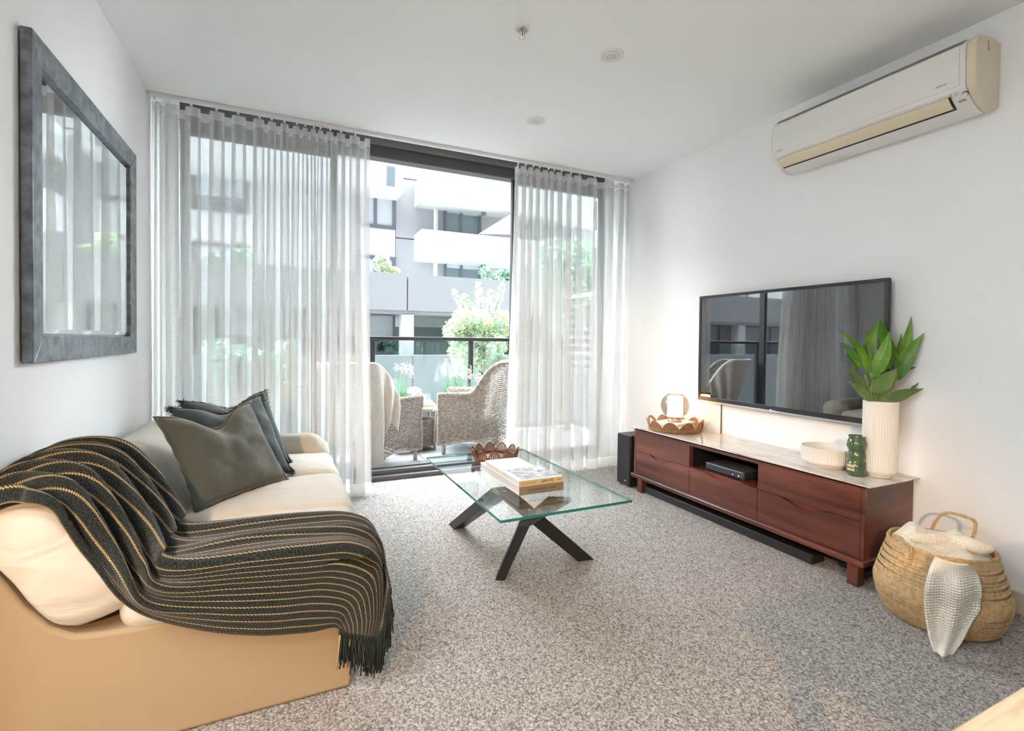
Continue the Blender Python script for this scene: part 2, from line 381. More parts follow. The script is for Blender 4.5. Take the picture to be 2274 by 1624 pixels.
PAPER = mat('book_pages', (.80, .79, .76), .8, bump=.3, bscale=1, stretch=(1, 1, 900))
COVERW = mat('book_cover_white', (.84, .84, .83), .3)
TANSP = mat('spine_tan', (.60, .43, .23), .45); BROWNSP = mat('spine_brown', (.24, .18, .115), .5)
INK = mat('ink_dark', (.05, .04, .02), .6); INKG = mat('ink_grey', (.3, .3, .31), .6); INKW = mat('logo_white_glow', (.9, .9, .9), .4, emis=(1, 1, 1), estr=.4)  # INKW print and buttons carry a faint added glow
PHOTO = mat('cover_photo', (.62, .63, .65), .3, var=1, vscale=26, vcol=(.16, .17, .19), stretch=(1, 2.2, 1), detail=4)
ACW = mat('ac_white', (.80, .79, .76), .32); ACY = mat('ac_lamplit_end', (.74, .66, .50), .38, var=.05, vscale=5); ACF = mat('ac_flap_cream', (.78, .68, .50), .22)  # ACY has the warm light on the near end put into its colour
ACDARK = mat('ac_shadow_gap', (.03, .028, .022), .7)
SMOKE = glass_mat('smoked_glass', (.62, .58, .54), ior=1.45)
LAMPON = emit_mat('lamp_glow', (1, .62, .30), 8.0)
BRASS = mat('brushed_brass', (.52, .43, .34), .3, metal=1)
SPOT_W = 185.0
PANELON = emit_mat("fill_panel_glow", (.97, .98, 1.0), 17.0)
TIMBER = wood_mat('blond_timber', (.60, .46, .31), (.72, .58, .41), (.80, .67, .50), stretch=(.1, 1, 1), scale=10, rough=.45, coat=.05)
# ================================================================== room shell
XL, XR, YW, H = -.753, 2.843, 4.05, 2.6
def sbox(name, a, b, m, label, parent=None, bevel=0):
    o = MB().box(a, b).build(name, m, parent, bevel=bevel)
    if parent is None: struct(o, label)
    return o
sbox('floor', (-2.3, -2.5, -.12), (XR+.15, 4.02, 0), CARPET, 'beige loop pile carpet covering the living room floor')
sbox('ceiling', (-2.3, -2.5, H), (XR+.15, 3.66, H+.40), CEIL, 'flat white ceiling of the living room')
sbox('ceiling_recess', (XL-.15, 3.66, 2.84), (XR+.15, 4.2, 3.0), CEIL, 'white recess in the ceiling above the curtains')
sbox('wall_left', (XL-.15, 1.52, 0), (XL, 4.16, 2.84), WALL, 'white wall behind the sofa and mirror')
sbox('wall_return', (-2.3, 1.4, 0), (XL-.15, 1.52, 2.84), WALL, 'white return wall beside the kitchen end')
sbox('wall_far_left', (-2.45, -2.5, 0), (-2.3, 1.52, 2.84), WALL, 'white side wall of the kitchen end')  # unseen wall drawn in close to keep more light in the room
sbox('wall_front', (-2.3, -2.65, 0), (XR+.15, -2.5, 2.84), WALL, 'white wall behind the camera')  # unseen too, set near for the light it bounces back
sbox('wall_right', (XR, -2.5, 0), (XR+.15, 4.16, 2.84), WALL, 'white wall behind the television and air conditioner')
wb = sbox('wall_back', (XL, 4.0, 0), (-.66, 4.16, 2.84), WALL, 'narrow white wall strip left of the windows')
sbox('wall_lintel', (-.66, 4.03, 2.60), (XR, 4.16, 2.84), TRACK, 'dark lintel above the windows')
o = MB().box((XR-.014, -2.5, 0), (XR, 4.0, .092)).build('baseboard_right', SKIRT, bevel=.003); struct(o, 'beige skirting board along the right wall')
o = MB().box((XL, 1.52, 0), (XL+.014, 4.0, .092)).build('baseboard_left', SKIRT, bevel=.003); struct(o, 'beige skirting board along the left wall')
# window frames, sliding door, track
def frame(name, x0, x1, z0, z1, y0, y1, t, label):
    e = thing(name, None, None, ((x0+x1)/2, (y0+y1)/2, z0)); struct(e, label)
    for a, b in (((x0, y0, z0), (x0+t, y1, z1)), ((x1-t, y0, z0), (x1, y1, z1)), ((x0+t, y0, z1-t), (x1-t, y1, z1)), ((x0+t, y0, z0), (x1-t, y1, z0+t))):
        MB().box(a, b).build('frame', DARKMETAL, e, bevel=.003)
    MB().box((x0+t, (y0+y1)/2-.004, z0+t), (x1-t, (y0+y1)/2+.004, z1-t)).build('pane', CLEAR, e)
    return e
frame('window_1', -.66, .36, .07, 2.60, 4.06, 4.13, .045, 'fixed glass window in dark frame behind the left curtain')
d1 = frame('door_1', 1.85, XR, .07, 2.60, 4.03, 4.075, .045, 'sliding glass door panel in dark frame behind the right curtain')
hx = 1.872
MB().box((hx-.014, 4.018, .93), (hx+.014, 4.03, 1.13)).tube([(hx-.004, 4.02, .95), (hx-.018, 3.985, .97), (hx-.018, 3.98, 1.03), (hx-.018, 3.985, 1.09), (hx-.004, 4.02, 1.11)], .007, 8).build('handle', CHROME, d1, smooth=True)
tk = MB().box((-.66, 3.985, 0), (XR, 4.05, .034)).box((-.66, 4.045, 0), (XR, 4.17, .07)).box((-.66, 4.10, .07), (XR, 4.11, .082)).build('trim_1', TRACK, bevel=.003); struct(tk, 'dark metal floor track of the sliding door')
rl = MB().box((XL+.004, 3.585, 2.578), (XR-.004, 3.618, 2.6)).build('trim_2', WHITEGLOSS, bevel=.003); struct(rl, 'white curtain track along the ceiling edge')
bl = thing('roller_blind', 'rolled up charcoal roller blind above the balcony door opening', 'blind', (1.15, 3.93, 2.56))
MB().tube([(.40, 3.92, 2.685), (1.93, 3.92, 2.685)], .043, 24).build('roll', BLINDM, bl, smooth=True)
MB().box((.40, 3.957, 2.575), (1.93, 3.961, 2.70)).build('fabric', BLINDM, bl)
MB().box((.40, 3.95, 2.56), (1.93, 3.968, 2.585)).build('bottom_bar', TRACK, bl, bevel=.003)
for sx in (.385, 1.93): MB().box((sx, 3.89, 2.63), (sx+.012, 4.03, 2.84)).build('bracket', TRACK, bl)

# ================================================================== balcony
TILE = mat('balcony_tile', (.36, .36, .37), .4, var=.2, vscale=6); GROUT = mat('grout', (.09, .09, .09), .8)
REND = mat('white_render', (.74, .74, .73), .8, var=.03, vscale=1); REND2 = mat('grey_render', (.46, .47, .48), .8, var=.03, vscale=1)
bf = MB().box((-2.2, 4.16, -.2), (4.6, 5.72, -.012)).build('floor_balcony', GROUT); struct(bf, 'grey tiled balcony floor outside the door')
tile_me = None
for i in range(12):
    for j in range(3):
        x0 = -2.2+i*.567; y0 = 4.17+j*.515
        o = MB().box((x0+.003, y0+.003, -.02), (x0+.564, y0+.512, 0)).build('tile', TILE, bf, bevel=.002)
so_ = MB().box((-3, 4.16, 2.84), (6, 4.93, 3.05)).build('ceiling_balcony', REND); struct(so_, 'white soffit over the balcony')
fa = MB().box((-40, 3.2, 3.06), (40, 4.92, 75)).box((-40, 3.9, -3), (-.92, 4.15, 3.05)).box((3.0, 3.9, -3), (40, 4.15, 3.05)).box((-40, 5.0, -3.2), (40, 5.72, -.21)).build('wall_light_block', mat('light_block_dark', (.045, .045, .048), .8)); struct(fa, 'unseen dark facade added above the balcony to shade the building opposite')  # unseen dark mass added to keep sky light off the building opposite
rg = thing('balcony_railing', 'dark metal balcony railing with clear glass panels', 'railing', (1.45, 5.6, 0))
MB().box((-2.2, 5.57, 1.125), (4.6, 5.63, 1.168)).build('top_rail', DARKMETAL, rg, bevel=.006)
MB().box((-2.2, 5.585, .06), (4.6, 5.615, .09)).build('bottom_rail', DARKMETAL, rg)
pxs = [-1.44, -.28, .877, 2.035, 3.19, 4.35]
for x in pxs: MB().box((x-.026, 5.575, 0), (x+.026, 5.625, 1.125)).build('post', DARKMETAL, rg, bevel=.003)
for a, b in zip(pxs[:-1], pxs[1:]): MB().box((a+.04, 5.596, .10), (b-.04, 5.604, 1.105)).build('glass_panel', RAILGLASS, rg)
ls = thing('louvre_screen', 'dark horizontal louvre screen at the right end of the balcony', 'screen', (3.35, 4.9, 0))
for y in (4.25, 5.5): MB().box((3.32, y-.03, 0), (3.38, y+.03, 1.75)).build('post', DARKMETAL, ls)
for k in range(17): MB().hexa([(3.31, 4.22, .08+k*.1), (3.33, 4.22, .08+k*.1), (3.33, 5.53, .08+k*.1), (3.31, 5.53, .08+k*.1), (3.37, 4.22, .14+k*.1), (3.39, 4.22, .14+k*.1), (3.39, 5.53, .14+k*.1), (3.37, 5.53, .14+k*.1)]).build('slat', DARKMETAL, ls)

# ================================================================== buildings opposite
FRM = mat('window_grey_frame', (.16, .165, .18), .5); GLS = mat('window_glass_far', (.22, .27, .29), .06, spec=.5); BLD = mat('window_blind_far', (.62, .65, .68), .9)
SOFF = mat('soffit_paint', (.78, .79, .77), .9); DARKG = mat('loggia_wall', (.20, .25, .235), .9); REDB = mat('door_redbrown', (.10, .03, .025), .6)
gd = MB().box((-45, 5.75, -3.2), (45, 60, -3.0)).build('ground_courtyard', mat('courtyard_paving', (.16, .16, .155), .9, var=.2, vscale=1)); struct(gd, 'paved courtyard ground far below the balcony')
def window(parent, x0, x1, z0, z1, y, mull=(), t=.07, transom=None, blind=.55):
    w_ = MB()
    for a, b in (((x0, y-.06, z0), (x0+t, y+.06, z1)), ((x1-t, y-.06, z0), (x1, y+.06, z1)), ((x0+t, y-.06, z1-t), (x1-t, y+.06, z1)), ((x0+t, y-.06, z0), (x1-t, y+.06, z0+t))): w_.box(a, b)
    for mx in mull: w_.box((mx-t/2, y-.05, z0+t), (mx+t/2, y+.05, z1-t))
    if transom: w_.box((x0+t, y-.045, transom-t/2), (x1-t, y+.045, transom+t/2))
    o = w_.build('window', FRM, parent)
    xs = [x0]+list(mull)+[x1]
    for a, b in zip(xs[:-1], xs[1:]):
        MB().box((a+t/2, y+.01, z0+t/2), (b-t/2, y+.02, z1-t/2)).build('pane', GLS, o)
        if blind: MB().box((a+t/2, y+.002, z1-(z1-z0)*blind), (b-t/2, y+.008, z1-t)).build('inner_blind', BLD, o)
    return o
# podium terrace (about 16 m away)
YP = 16.0
pod = thing('podium_building', 'low white terrace building with long parapet across the courtyard', 'building', (2, YP, -3))
pz0, pz1 = 2.08, 3.27
xj = [-26, -20.5, -15, -9.5, -4, 3.61, 9.2, 15, 21]
for a, b in zip(xj[:-1], xj[1:]): MB().box((a+.02, YP, pz0), (b-.02, YP+.25, pz1)).build('parapet_panel', REND2, pod)
MB().box((-26, YP+.05, pz0-.12), (21, YP+3.9, pz0+.02)).build('terrace_slab', REND2, pod)
MB().box((3.44, YP+.05, -3), (3.84, YP+.5, pz0-.1)).build('column', REND, pod)
for cx in (-2.6, -8.0, -13.5, -19): MB().box((cx-.2, YP+.05, -3), (cx+.2, YP+.5, pz0-.1)).build('column', REND, pod)
MB().box((-26, YP+.9, -3), (3.4, YP+1.1, pz0-.1)).build('wall', REND2, pod)
MB().box((3.84, YP+3.3, -3), (21, YP+3.5, pz0-.1)).build('loggia_back_wall', DARKG, pod)
MB().box((3.84, YP+2.2, 1.62), (6.1, YP+3.3, pz0-.12)).build('bulkhead', mat('bulkhead_paint', (.5, .55, .53), .9), pod)
MB().box((7.1, YP+3.2, -1), (8.0, YP+3.3, 1.72)).build('door', REDB, pod)
lw = [(-1.9, 3.38, .12, 2.0), (-7.4, -3.0, .12, 2.0), (-12.9, -8.5, .12, 2.0), (-18.3, -14, .12, 2.0)]
for (a, b, c, d) in lw: window(pod, a, b, c, d, YP+.84, mull=(a+(b-a)*.45,), transom=1.12, blind=.42)
# planter wall in front of the podium
pw = thing('planter_wall', 'pale grey precast planter wall below the terrace windows', 'wall', (2, 15.5, -3))
for a, b in zip(xj[:-1], xj[1:]): MB().box((a+.06, 15.4, -3), (b+.04, 15.6, .64)).build('wall_panel', REND2, pw)
# tower behind (about 20 m away)
YT = 20.0
tw = thing('apartment_tower', 'white apartment tower with projecting balconies across the courtyard', 'building', (4, YT, -3))
def P(px, py, y=YT): q = at(px, py, 'y', y); return q.x, q.z
x879, _ = P(879, 520); x938, _ = P(938, 520)
zt = 9.8
storey = P(900, 433)[1]-P(900, 566)[1]
zwin = [P(840, 433)[1]+k*storey for k in (-1, 0, 1)]
hwin = P(840, 433)[1]-P(840, 507)[1]
# wall panels with joints
xl = x879-.02
for k in range(-1, 3):
    zb = P(900, 530)[1]+k*storey
    MB().box((xl+.02, YT, zb+.02), (x938+8.5, YT+.3, zb+storey-.02)).build('wall_panel', REND2, tw)
MB().box((-30, YT, 1.5), (xl, YT+.3, zt)).build('wall', REND, tw)
MB().box((-30, YT+.3, 1.5), (x938+8.5, YT+8, zt)).build('core', REND2, tw)
xw0, xw1 = P(800, 470)[0], P(878, 470)[0]; wv = xw1-P(833, 470)[0]
for k, zt_ in enumerate(zwin):
    window(tw, xw1-wv*1.9, xw1, zt_-hwin, zt_, YT-.02, mull=(xw1-wv,), t=.13, blind=.9)
    for q in range(1, 5):
        xx = xw1-q*5.2
        window(tw, xx-wv*2.2, xx, zt_-hwin, zt_, YT-.02, mull=(xx-wv,), t=.13, blind=.6)
# upper left balcony box
YB = YT-1.3
def PB(px, py): return P(px, py, YB)
bx1 = PB(896, 400)[0]; bz0 = PB(896, 428)[1]; bz1 = bz0+1.35
ub = MB().box((bx1-9, YB, bz0), (bx1, YB+.18, bz1)).box((bx1-.18, YB+.18, bz0), (bx1, YT, bz1)).box((bx1-9, YB+.18, bz0), (bx1-.18, YT, bz0+.2)).build('balcony', REND, tw)
MB().box((PB(858, 390)[0], YB-.04, PB(858, 412)[1]), (PB(877, 390)[0], YB+.01, bz1-.1)).build('glass_insert', GLS, ub)
MB().box((bx1-9, YB+.05, bz1+.25), (bx1-.4, YB+.08, bz1+.275)).build('handrail', FRM, ub)
# right balconies
for k in (1, 0):
    ya = (386, 508)[1-k]; yb = (443, 571)[1-k]
    x0 = PB(938, 480)[0]; za = PB(938, ya)[1]; zb = PB(938, yb)[1]
    bb = MB().box((x0, YB, zb), (x0+12, YB+.2, za)).box((x0, YB+.2, zb), (x0+.2, YT, za)).build('balcony', REND, tw)
    MB().box((x0+.2, YB+.2, zb), (x0+12, YT, zb+.22)).build('soffit', SOFF, bb)
    lx = PB(1089, 480)[0]; MB().lathe((lx, YB+.75, zb-.12), [(.02, 0), (.10, .02), (.12, .12)], 12).build('soffit_light', FRM, bb, smooth=True)
# sloping screen wall on the lower right balcony
q0 = PB(1064, 519); q1 = PB(1150, 466); q2 = PB(1150, 519)
MB().prism([q0, q2, q1], 'y', YB+.02, YB+.2).build('screen_wall', REND, tw)
for (py0, py1) in ((456, 520), (579, 640)):
    a = P(986, py0)[0]; b = P(1068, py0)[0]
    window(tw, a, b, P(986, py1)[1], P(986, py0)[1], YT-.03, mull=(P(1024, py0)[0],), t=.1, blind=.25)
for (py0, py1) in ((443, 515), (572, 610)):
    xx = P(966, 480)[0]; MB().cyl((xx, YT-.12, P(966, py1)[1]-1), .09, P(966, py0)[1]-P(966, py1)[1]+1.2, 10).build('downpipe', SOFF, tw, smooth=True)

# ================================================================== outdoor planting
def leafcloud(mb, c, rad, n, size, seed=0, squash=(1, 1, 1)):
    rnd = random.Random(seed)
    for i in range(n):
        while True:
            p = Vector((rnd.uniform(-1, 1), rnd.uniform(-1, 1), rnd.uniform(-1, 1)))
            if .25 < p.length < 1: break
        p = Vector((p.x*rad*squash[0], p.y*rad*squash[1], p.z*rad*squash[2]))+Vector(c)
        a = Vector((rnd.gauss(0, 1), rnd.gauss(0, 1), rnd.gauss(0, .6))).normalized(); b = a.orthogonal().normalized()
        b = (b*math.cos(rnd.random()*6)+a.cross(b)*math.sin(rnd.random()*6)).normalized()
        s_ = size*rnd.uniform(.6, 1.3); k = len(mb.v); mid = a.cross(b)*s_*.12
        mb.v += [tuple(p-a*s_), tuple(p+b*s_*.4+mid), tuple(p+a*s_), tuple(p-b*s_*.4+mid)]
        mb.face(k, k+1, k+2, k+3)
LG1 = mat('tree_leaf_green', (.50, .66, .50), .6, var=.6, vscale=2.5, vcol=(.26, .44, .32)); LG2 = mat('tree_leaf_pale', (.56, .80, .64), .6, var=.5, vscale=7, vcol=(.74, .70, .42))  # backlight and haze are put into these pale leaf colours
BARK = mat('bark', (.22, .17, .13), .9); LG3 = mat('leaf_blue_green', (.12, .26, .20), .6, var=.5, vscale=8)
def tree(name, label, px, py, y, rpx, seed, n=2600, leaf=LG1, sq=(1, 1, 1), size=.09, z0=-3, extra=None):
    c = at(px, py, 'y', y); r = rpx*mpp(c)
    t = thing(name, label, 'tree', (c.x, c.y, z0))
    tr = MB().tube([(c.x, c.y, z0), (c.x+.1, c.y, (z0+c.z)/2), (c.x, c.y, c.z)], lambda q: lerp(.11, .05, q), 8)
    rnd = random.Random(seed)
    for k in range(9):
        a = rnd.uniform(0, 6.28); e = Vector((math.cos(a)*r*.7*sq[0], math.sin(a)*r*.7*sq[1], rnd.uniform(-.3, .8)*r*sq[2]))
        tr.tube([(c.x, c.y, c.z-r*.4), c+e*.5, c+e], lambda q: lerp(.04, .012, q), 6)
    tr.build('trunk', BARK, t, smooth=True)
    fo = MB()
    leafcloud(fo, c, r*.82, n//2, size, seed, sq)
    for k in range(14):
        a = rnd.uniform(0, 6.28); leafcloud(fo, c+Vector((math.cos(a)*r*.75*sq[0], math.sin(a)*r*.6*sq[1], rnd.uniform(-.75, .85)*r*sq[2])), r*rnd.uniform(.25, .45), n//16, size, seed+k)
    if extra:
        for (ax, ay) in extra:
            e = at(ax, ay, 'y', y); m_ = (c+e)/2; 
            twg = MB().tube([c+(e-c)*.3, m_+Vector((.06, 0, 0)), e], lambda q: lerp(.022, .006, q), 5); twg.build('twig', BARK, t)
            for q in range(9): leafcloud(fo, c+(e-c)*(.45+.06*q), .16*(1.3-.1*q), 30, size*.8, seed+q)
    tag(fo.build('foliage', leaf, t), kind='stuff')
    return t
tree('courtyard_tree', 'bushy pale green tree just beyond the balcony railing', 1066, 765, 10.5, 72, 3, 12000, LG2, (1.0, .9, 1.0), .04, extra=[(1005, 640), (1030, 650), (1062, 622), (1092, 640), (1120, 625)])
tree('garden_tree', 'full green tree right of the railing behind the right curtain', 1292, 640, 12.5, 105, 11, 8000, LG1, (1, .8, 1.2), .07)
tree('far_tree', 'distant leafy tree top behind the lower white balcony', 1105, 640, 18, 40, 21, 3500, LG1, (1.3, .4, 1), .08, z0=2.11)
tree('garden_tree', 'rounded green tree seen faintly through the left curtain', 560, 820, 12, 70, 31, 1800, LG1, (1.3, .8, .8), .1)
def shrub(name, label, px, py, y, rpx, seed, leaf, n=600, size=.07, sq=(1.2, .6, .9), zb=None):
    c = at(px, py, 'y', y); r = rpx*mpp(c); m_ = MB(); leafcloud(m_, c, r, n, size, seed, sq)
    t = thing(name, label, 'shrub', (c.x, c.y, c.z-r if zb is None else zb)); tag(m_.build('foliage', leaf, t), kind='stuff')
    st = MB()
    for k in range(5): st.tube([(c.x+(k-2)*r*.15, c.y, c.z-r*1.0), (c.x+(k-2)*r*.4, c.y, c.z+r*.3)], .014, 5)
    st.build('stems', BARK, t); return t
shrub('terrace_shrub', 'light green shrub behind the terrace parapet', 848, 586, YP+.6, 22, 41, LG2, 1600, .045, (.9, .6, 1.1))
shrub('terrace_shrub', 'low spreading shrub at the parapet beside the light green one', 868, 600, YP+.6, 15, 43, LG2, 900, .04, (1.5, .6, .6))
shrub('terrace_shrub', 'green shrub on the parapet seen through the left curtain', 540, 572, YP+.6, 24, 45, LG1, 500, .07)
shrub('terrace_shrub', 'small bushes on the parapet at far left through the sheer', 470, 580, YP+.6, 20, 46, LG1, 400, .07)
# broad split leaves in the terrace window
mt = thing('window_plant', 'large split leaf plant at the terrace window', 'plant', (2.4, YP+.5, -.2))
rnd = random.Random(5)
for k in range(9):
    q = at(842+k*6, 766+rnd.uniform(-8, 10), 'y', YP+.62); a = rnd.uniform(-.8, .8); mb = MB(); w_ = .22
    pts = []
    for i in range(18):
        t_ = 2*PI*i/18; rr_ = w_*(1 if i % 2 else .55) if 2 < i < 16 else w_*.8
        pts.append((q.x+math.cos(t_+a)*rr_, q.z+math.sin(t_+a)*rr_))
    mb.prism(pts, 'y', q.y, q.y+.01).build('leaf', LG3, mt)
MB().tube([(2.4, YP+.63, -.2), (2.45, YP+.63, .6), (2.5, YP+.63, 1.0)], .02, 6).box((2.2, YP+.55, -.6), (2.6, YP+.83, -.15)).build('pot', REND2, mt)
# long planter with flowering grasses along the railing
pl = thing('trough_planter', 'long grey trough planter along the glass railing', 'planter', (1.35, 5.42, 0))
MB().box((.55, 5.30, 0), (2.3, 5.33, .36)).box((.55, 5.52, 0), (2.3, 5.55, .36)).box((.55, 5.33, 0), (.58, 5.52, .36)).box((2.27, 5.33, 0), (2.3, 5.52, .36)).box((.58, 5.33, 0), (2.27, 5.52, .03)).build('trough', mat('trough_grey', (.25, .26, .27), .7), pl)
MB().box((.58, 5.33, .03), (2.27, 5.52, .33)).build('soil', mat('soil', (.03, .025, .02), .95), pl)
GB = mat('grass_blade', (.16, .34, .13), .55, var=.6, vscale=6, vcol=(.30, .46, .34)); PINK = mat('pink_petal', (.72, .55, .56), .7)
def grass(label, x, y, n, h, seed, spikes):
    t = thing('flowering_grass', label, 'plant', (x, y, .33), 'flowering grasses in the trough'); rnd = random.Random(seed); g = MB(); fl = MB()
    for i in range(n):
        a = rnd.uniform(0, 6.28); l = h*rnd.uniform(.6, 1.1); o_ = rnd.uniform(.12, .75)*l; b0 = Vector((x+rnd.uniform(-.09, .09), y+rnd.uniform(-.07, .07), .33))
        pts = [b0+Vector((math.cos(a)*o_*q*q*.55, math.sin(a)*o_*q*q*.3, l*(q-.32*q**3*o_/l))) for q in (0, .35, .7, 1)]
        sd_ = Vector((-math.sin(a), math.cos(a), 0))*.004; k = len(g.v)
        for q, p in enumerate(pts): ww = (1, 1, .7, .1)[q]; g.v += [tuple(p-sd_*ww), tuple(p+sd_*ww)]
        for q in range(3): g.face(k+2*q, k+2*q+1, k+2*q+3, k+2*q+2)
    for i in range(spikes):
        a = rnd.uniform(0, 6.28); b0 = Vector((x+rnd.uniform(-.06, .06), y, .33)); l = h*rnd.uniform(.95, 1.35); e = b0+Vector((math.cos(a)*.12, math.sin(a)*.06, l))
        g.tube([b0, (b0+e)/2+Vector((0, 0, .02)), e], .0025, 4)
        leafcloud(fl, e, .05, 34, .014, seed+i, (.6, .6, 1.2))
    tag(g.build('blades', GB, t), kind='stuff'); tag(fl.build('flower_heads', PINK, t), kind='stuff'); return t
grass('pink flowering grass clump behind the left wicker armchair', 1.12, 5.43, 170, .40, 61, 6)
grass('pink flowering grass clump left of the right wicker armchair', 1.78, 5.43, 260, .42, 62, 8)
grass('pink flowering grass clump behind the draped armchair back', .78, 5.43, 120, .40, 63, 5)
grass('pink flowering grass clump in the middle of the trough', 2.02, 5.43, 160, .36, 64, 5)

# ================================================================== balcony furniture
def wicker_chair():
    t = thing('wicker_armchair', 'chair', 'armchair')
    def shell(u, v):      # u -1..1 around the U, v 0..1 up
        a = abs(u); s = 1 if u > 0 else -1
        L1 = .50; q = a/1.0
        # plan path from back centre (a=0) to front (a=1)
        if q < .30:
            th = q/.30*PI/2; x = -.34+.13*(1-math.cos(th)); y = .29*math.sin(th)
        else:
            x = lerp(-.21, .33, (q-.30)/.70); y = lerp(.29, .315, (q-.30)/.70)
        top = .60+.31*ss((.62-a)/.34); bot = .10+.045*math.sin(PI*ss((a-.25)/.75))-.03*(1-ss(abs(a-.3)/.12))
        if a < .30: bot = .10-.03*(1-ss(abs(a-.3)/.12))+.02
        z = lerp(bot, top, v)
        lean = max(0, z-.42); waist = -.03*math.exp(-((z-.40)/.08)**2)
        back = ss((.5-a)/.5)
        x -= lean*.34*back; y = y*(1+.12*lean)+waist*(1-back)*.4
        x -= waist*back
        return Vector((x, s*y, z))
    nst = 54; rows = 40; mb = MB()
    def nrm(u, v):
        e = .01; du = shell(min(1, u+e), v)-shell(max(-1, u-e), v); dv = shell(u, min(1, v+e))-shell(u, max(0, v-e)); n_ = du.cross(dv)
        return n_.normalized() if n_.length > 1e-9 else Vector((0, 0, 1))
    for i in range(rows):
        v = (i+.5)/rows; path = []
        for j in range(nst+1):
            u = -1+2*j/nst; path.append(shell(u, v)+nrm(u, v)*(.007 if (i+j) % 2 else -.007))
        mb.tube(path, .0074, 4, caps=False, flat=(.95, .55))
    for j in range(nst+1):
        u = -1+2*j/nst; mb.tube([shell(u, k/8) for k in range(9)], .0035, 4, caps=False)
    tag(mb.build('weave', GREYWICK, t, smooth=True), kind='stuff')
    rim = [shell(1, k/6) for k in range(7)]+[shell(1-2*k/60, 1) for k in range(1, 60)]+[shell(-1, 1-k/6) for k in range(7)]
    rm = MB()
    for ph in (0, 2.1, 4.2):
        pp = []
        for k in range(len(rim)*3-2):
            i = k//3; f_ = (k % 3)/3; p = rim[i].lerp(rim[min(i+1, len(rim)-1)], f_); an = k*.55+ph
            pp.append(p+Vector((math.cos(an)*.006, math.cos(an)*.004, math.sin(an)*.008)))
        rm.tube(pp, .011, 6)
    rm.build('braided_rim', GREYWICK, t, smooth=True)
    MB().tube([shell(-1+2*k/60, 0) for k in range(61)], .012, 6).build('bottom_rim', GREYWICK, t, smooth=True)
    for (x, y) in ((.285, .275), (.285, -.275), (-.22, .25), (-.22, -.25)):
        MB().tube([(x, y, 0), (x, y, .16)], lambda q: lerp(.019, .024, q), 10).build('leg', GREYWICK, t, smooth=True)
    MB().box((-.26, -.28, .27), (.31, .28, .30)).build('seat_deck', GREYWICK, t, bevel=.01)
    MB().box((-.24, -.265, .305), (.31, .265, .40)).build('seat_cushion', mat('outdoor_cushion', (.66, .65, .62), .9), t, bevel=.035, seg=4)
    return t
ch1 = wicker_chair()
ch2 = copy_tree(ch1)
for c_, loc, ang, lab in ((ch1, (.725, 4.63, 0), 36.9, 'grey wicker armchair draped with a knitted throw, left on the balcony'), (ch2, (1.81, 4.82, 0), 153.4, 'grey wicker armchair with a white back cushion, right on the balcony')):
    c_.location = loc; c_.rotation_euler = (0, 0, math.radians(ang)); c_['label'] = lab; c_['group'] = 'wicker armchairs on the balcony'; ORG[c_.name] = Vector(loc)
def pillow_mesh(wd, ht, T, n=22, chop=0., seed=0, wr=.006):
    mb = MB()
    def pt(a, b, side):
        e = (1-a*a)*(1-b*b); k = 1-.10*(1-b*b)*abs(a)**3; k2 = 1-.10*(1-a*a)*abs(b)**3
        x = a*wd/2*k; y = b*ht/2*k2
        h = T/2*max(0, e)**.42*(1-.10*abs(a*b))
        w1 = nz(a*2.3+seed, b*2.3, side)*wr*2+nz(a*6+seed, b*6, side+5)*wr*.7
        h += w1*min(1, e*3)
        if chop:
            d = math.exp(-(a/.42)**2)*ss((b+.45)/1.45)**1.6; y -= chop*d; h *= 1-.42*d
        return Vector((x, y, side*h))
    for side in (1, -1):
        mb.grid(lambda i, j, s_=side: pt((2*i-1)*s_, 2*j-1, s_), n, n)
    rim = [pt(-1+2*k/n, 1, 1) for k in range(n)]+[pt(1, 1-2*k/n, 1) for k in range(n)]+[pt(1-2*k/n, -1, 1) for k in range(n)]+[pt(-1, -1+2*k/n, 1) for k in range(n)]
    return mb, rim
def xf(mb, M_): mb.v = [tuple(M_ @ Vector(p)) for p in mb.v]; return mb
def frame3(o, x, y):
    x = Vector(x).normalized(); y = Vector(y); y = (y-x*y.dot(x)).normalized(); z = x.cross(y); o = Vector(o)
    return Matrix(((x.x, y.x, z.x, o.x), (x.y, y.y, z.y, o.y), (x.z, y.z, z.z, o.z), (0, 0, 0, 1)))
# white cushion leaning in the right armchair (chair faces -x,+y)
R2 = Matrix.Translation((1.81, 4.82, 0)) @ Matrix.Rotation(math.radians(153.4), 4, 'Z')
mb, rim = pillow_mesh(.46, .46, .17, 16, seed=3)
xf(mb, R2 @ frame3((-.21, 0, .60), (0, 1, 0), (-.32, 0, 1)))
tag(mb.build('outdoor_pillow', mat('white_outdoor_cloth', (.80, .80, .79), .9), smooth=True), 'plump white cushion leaning in the right wicker armchair', 'pillow')
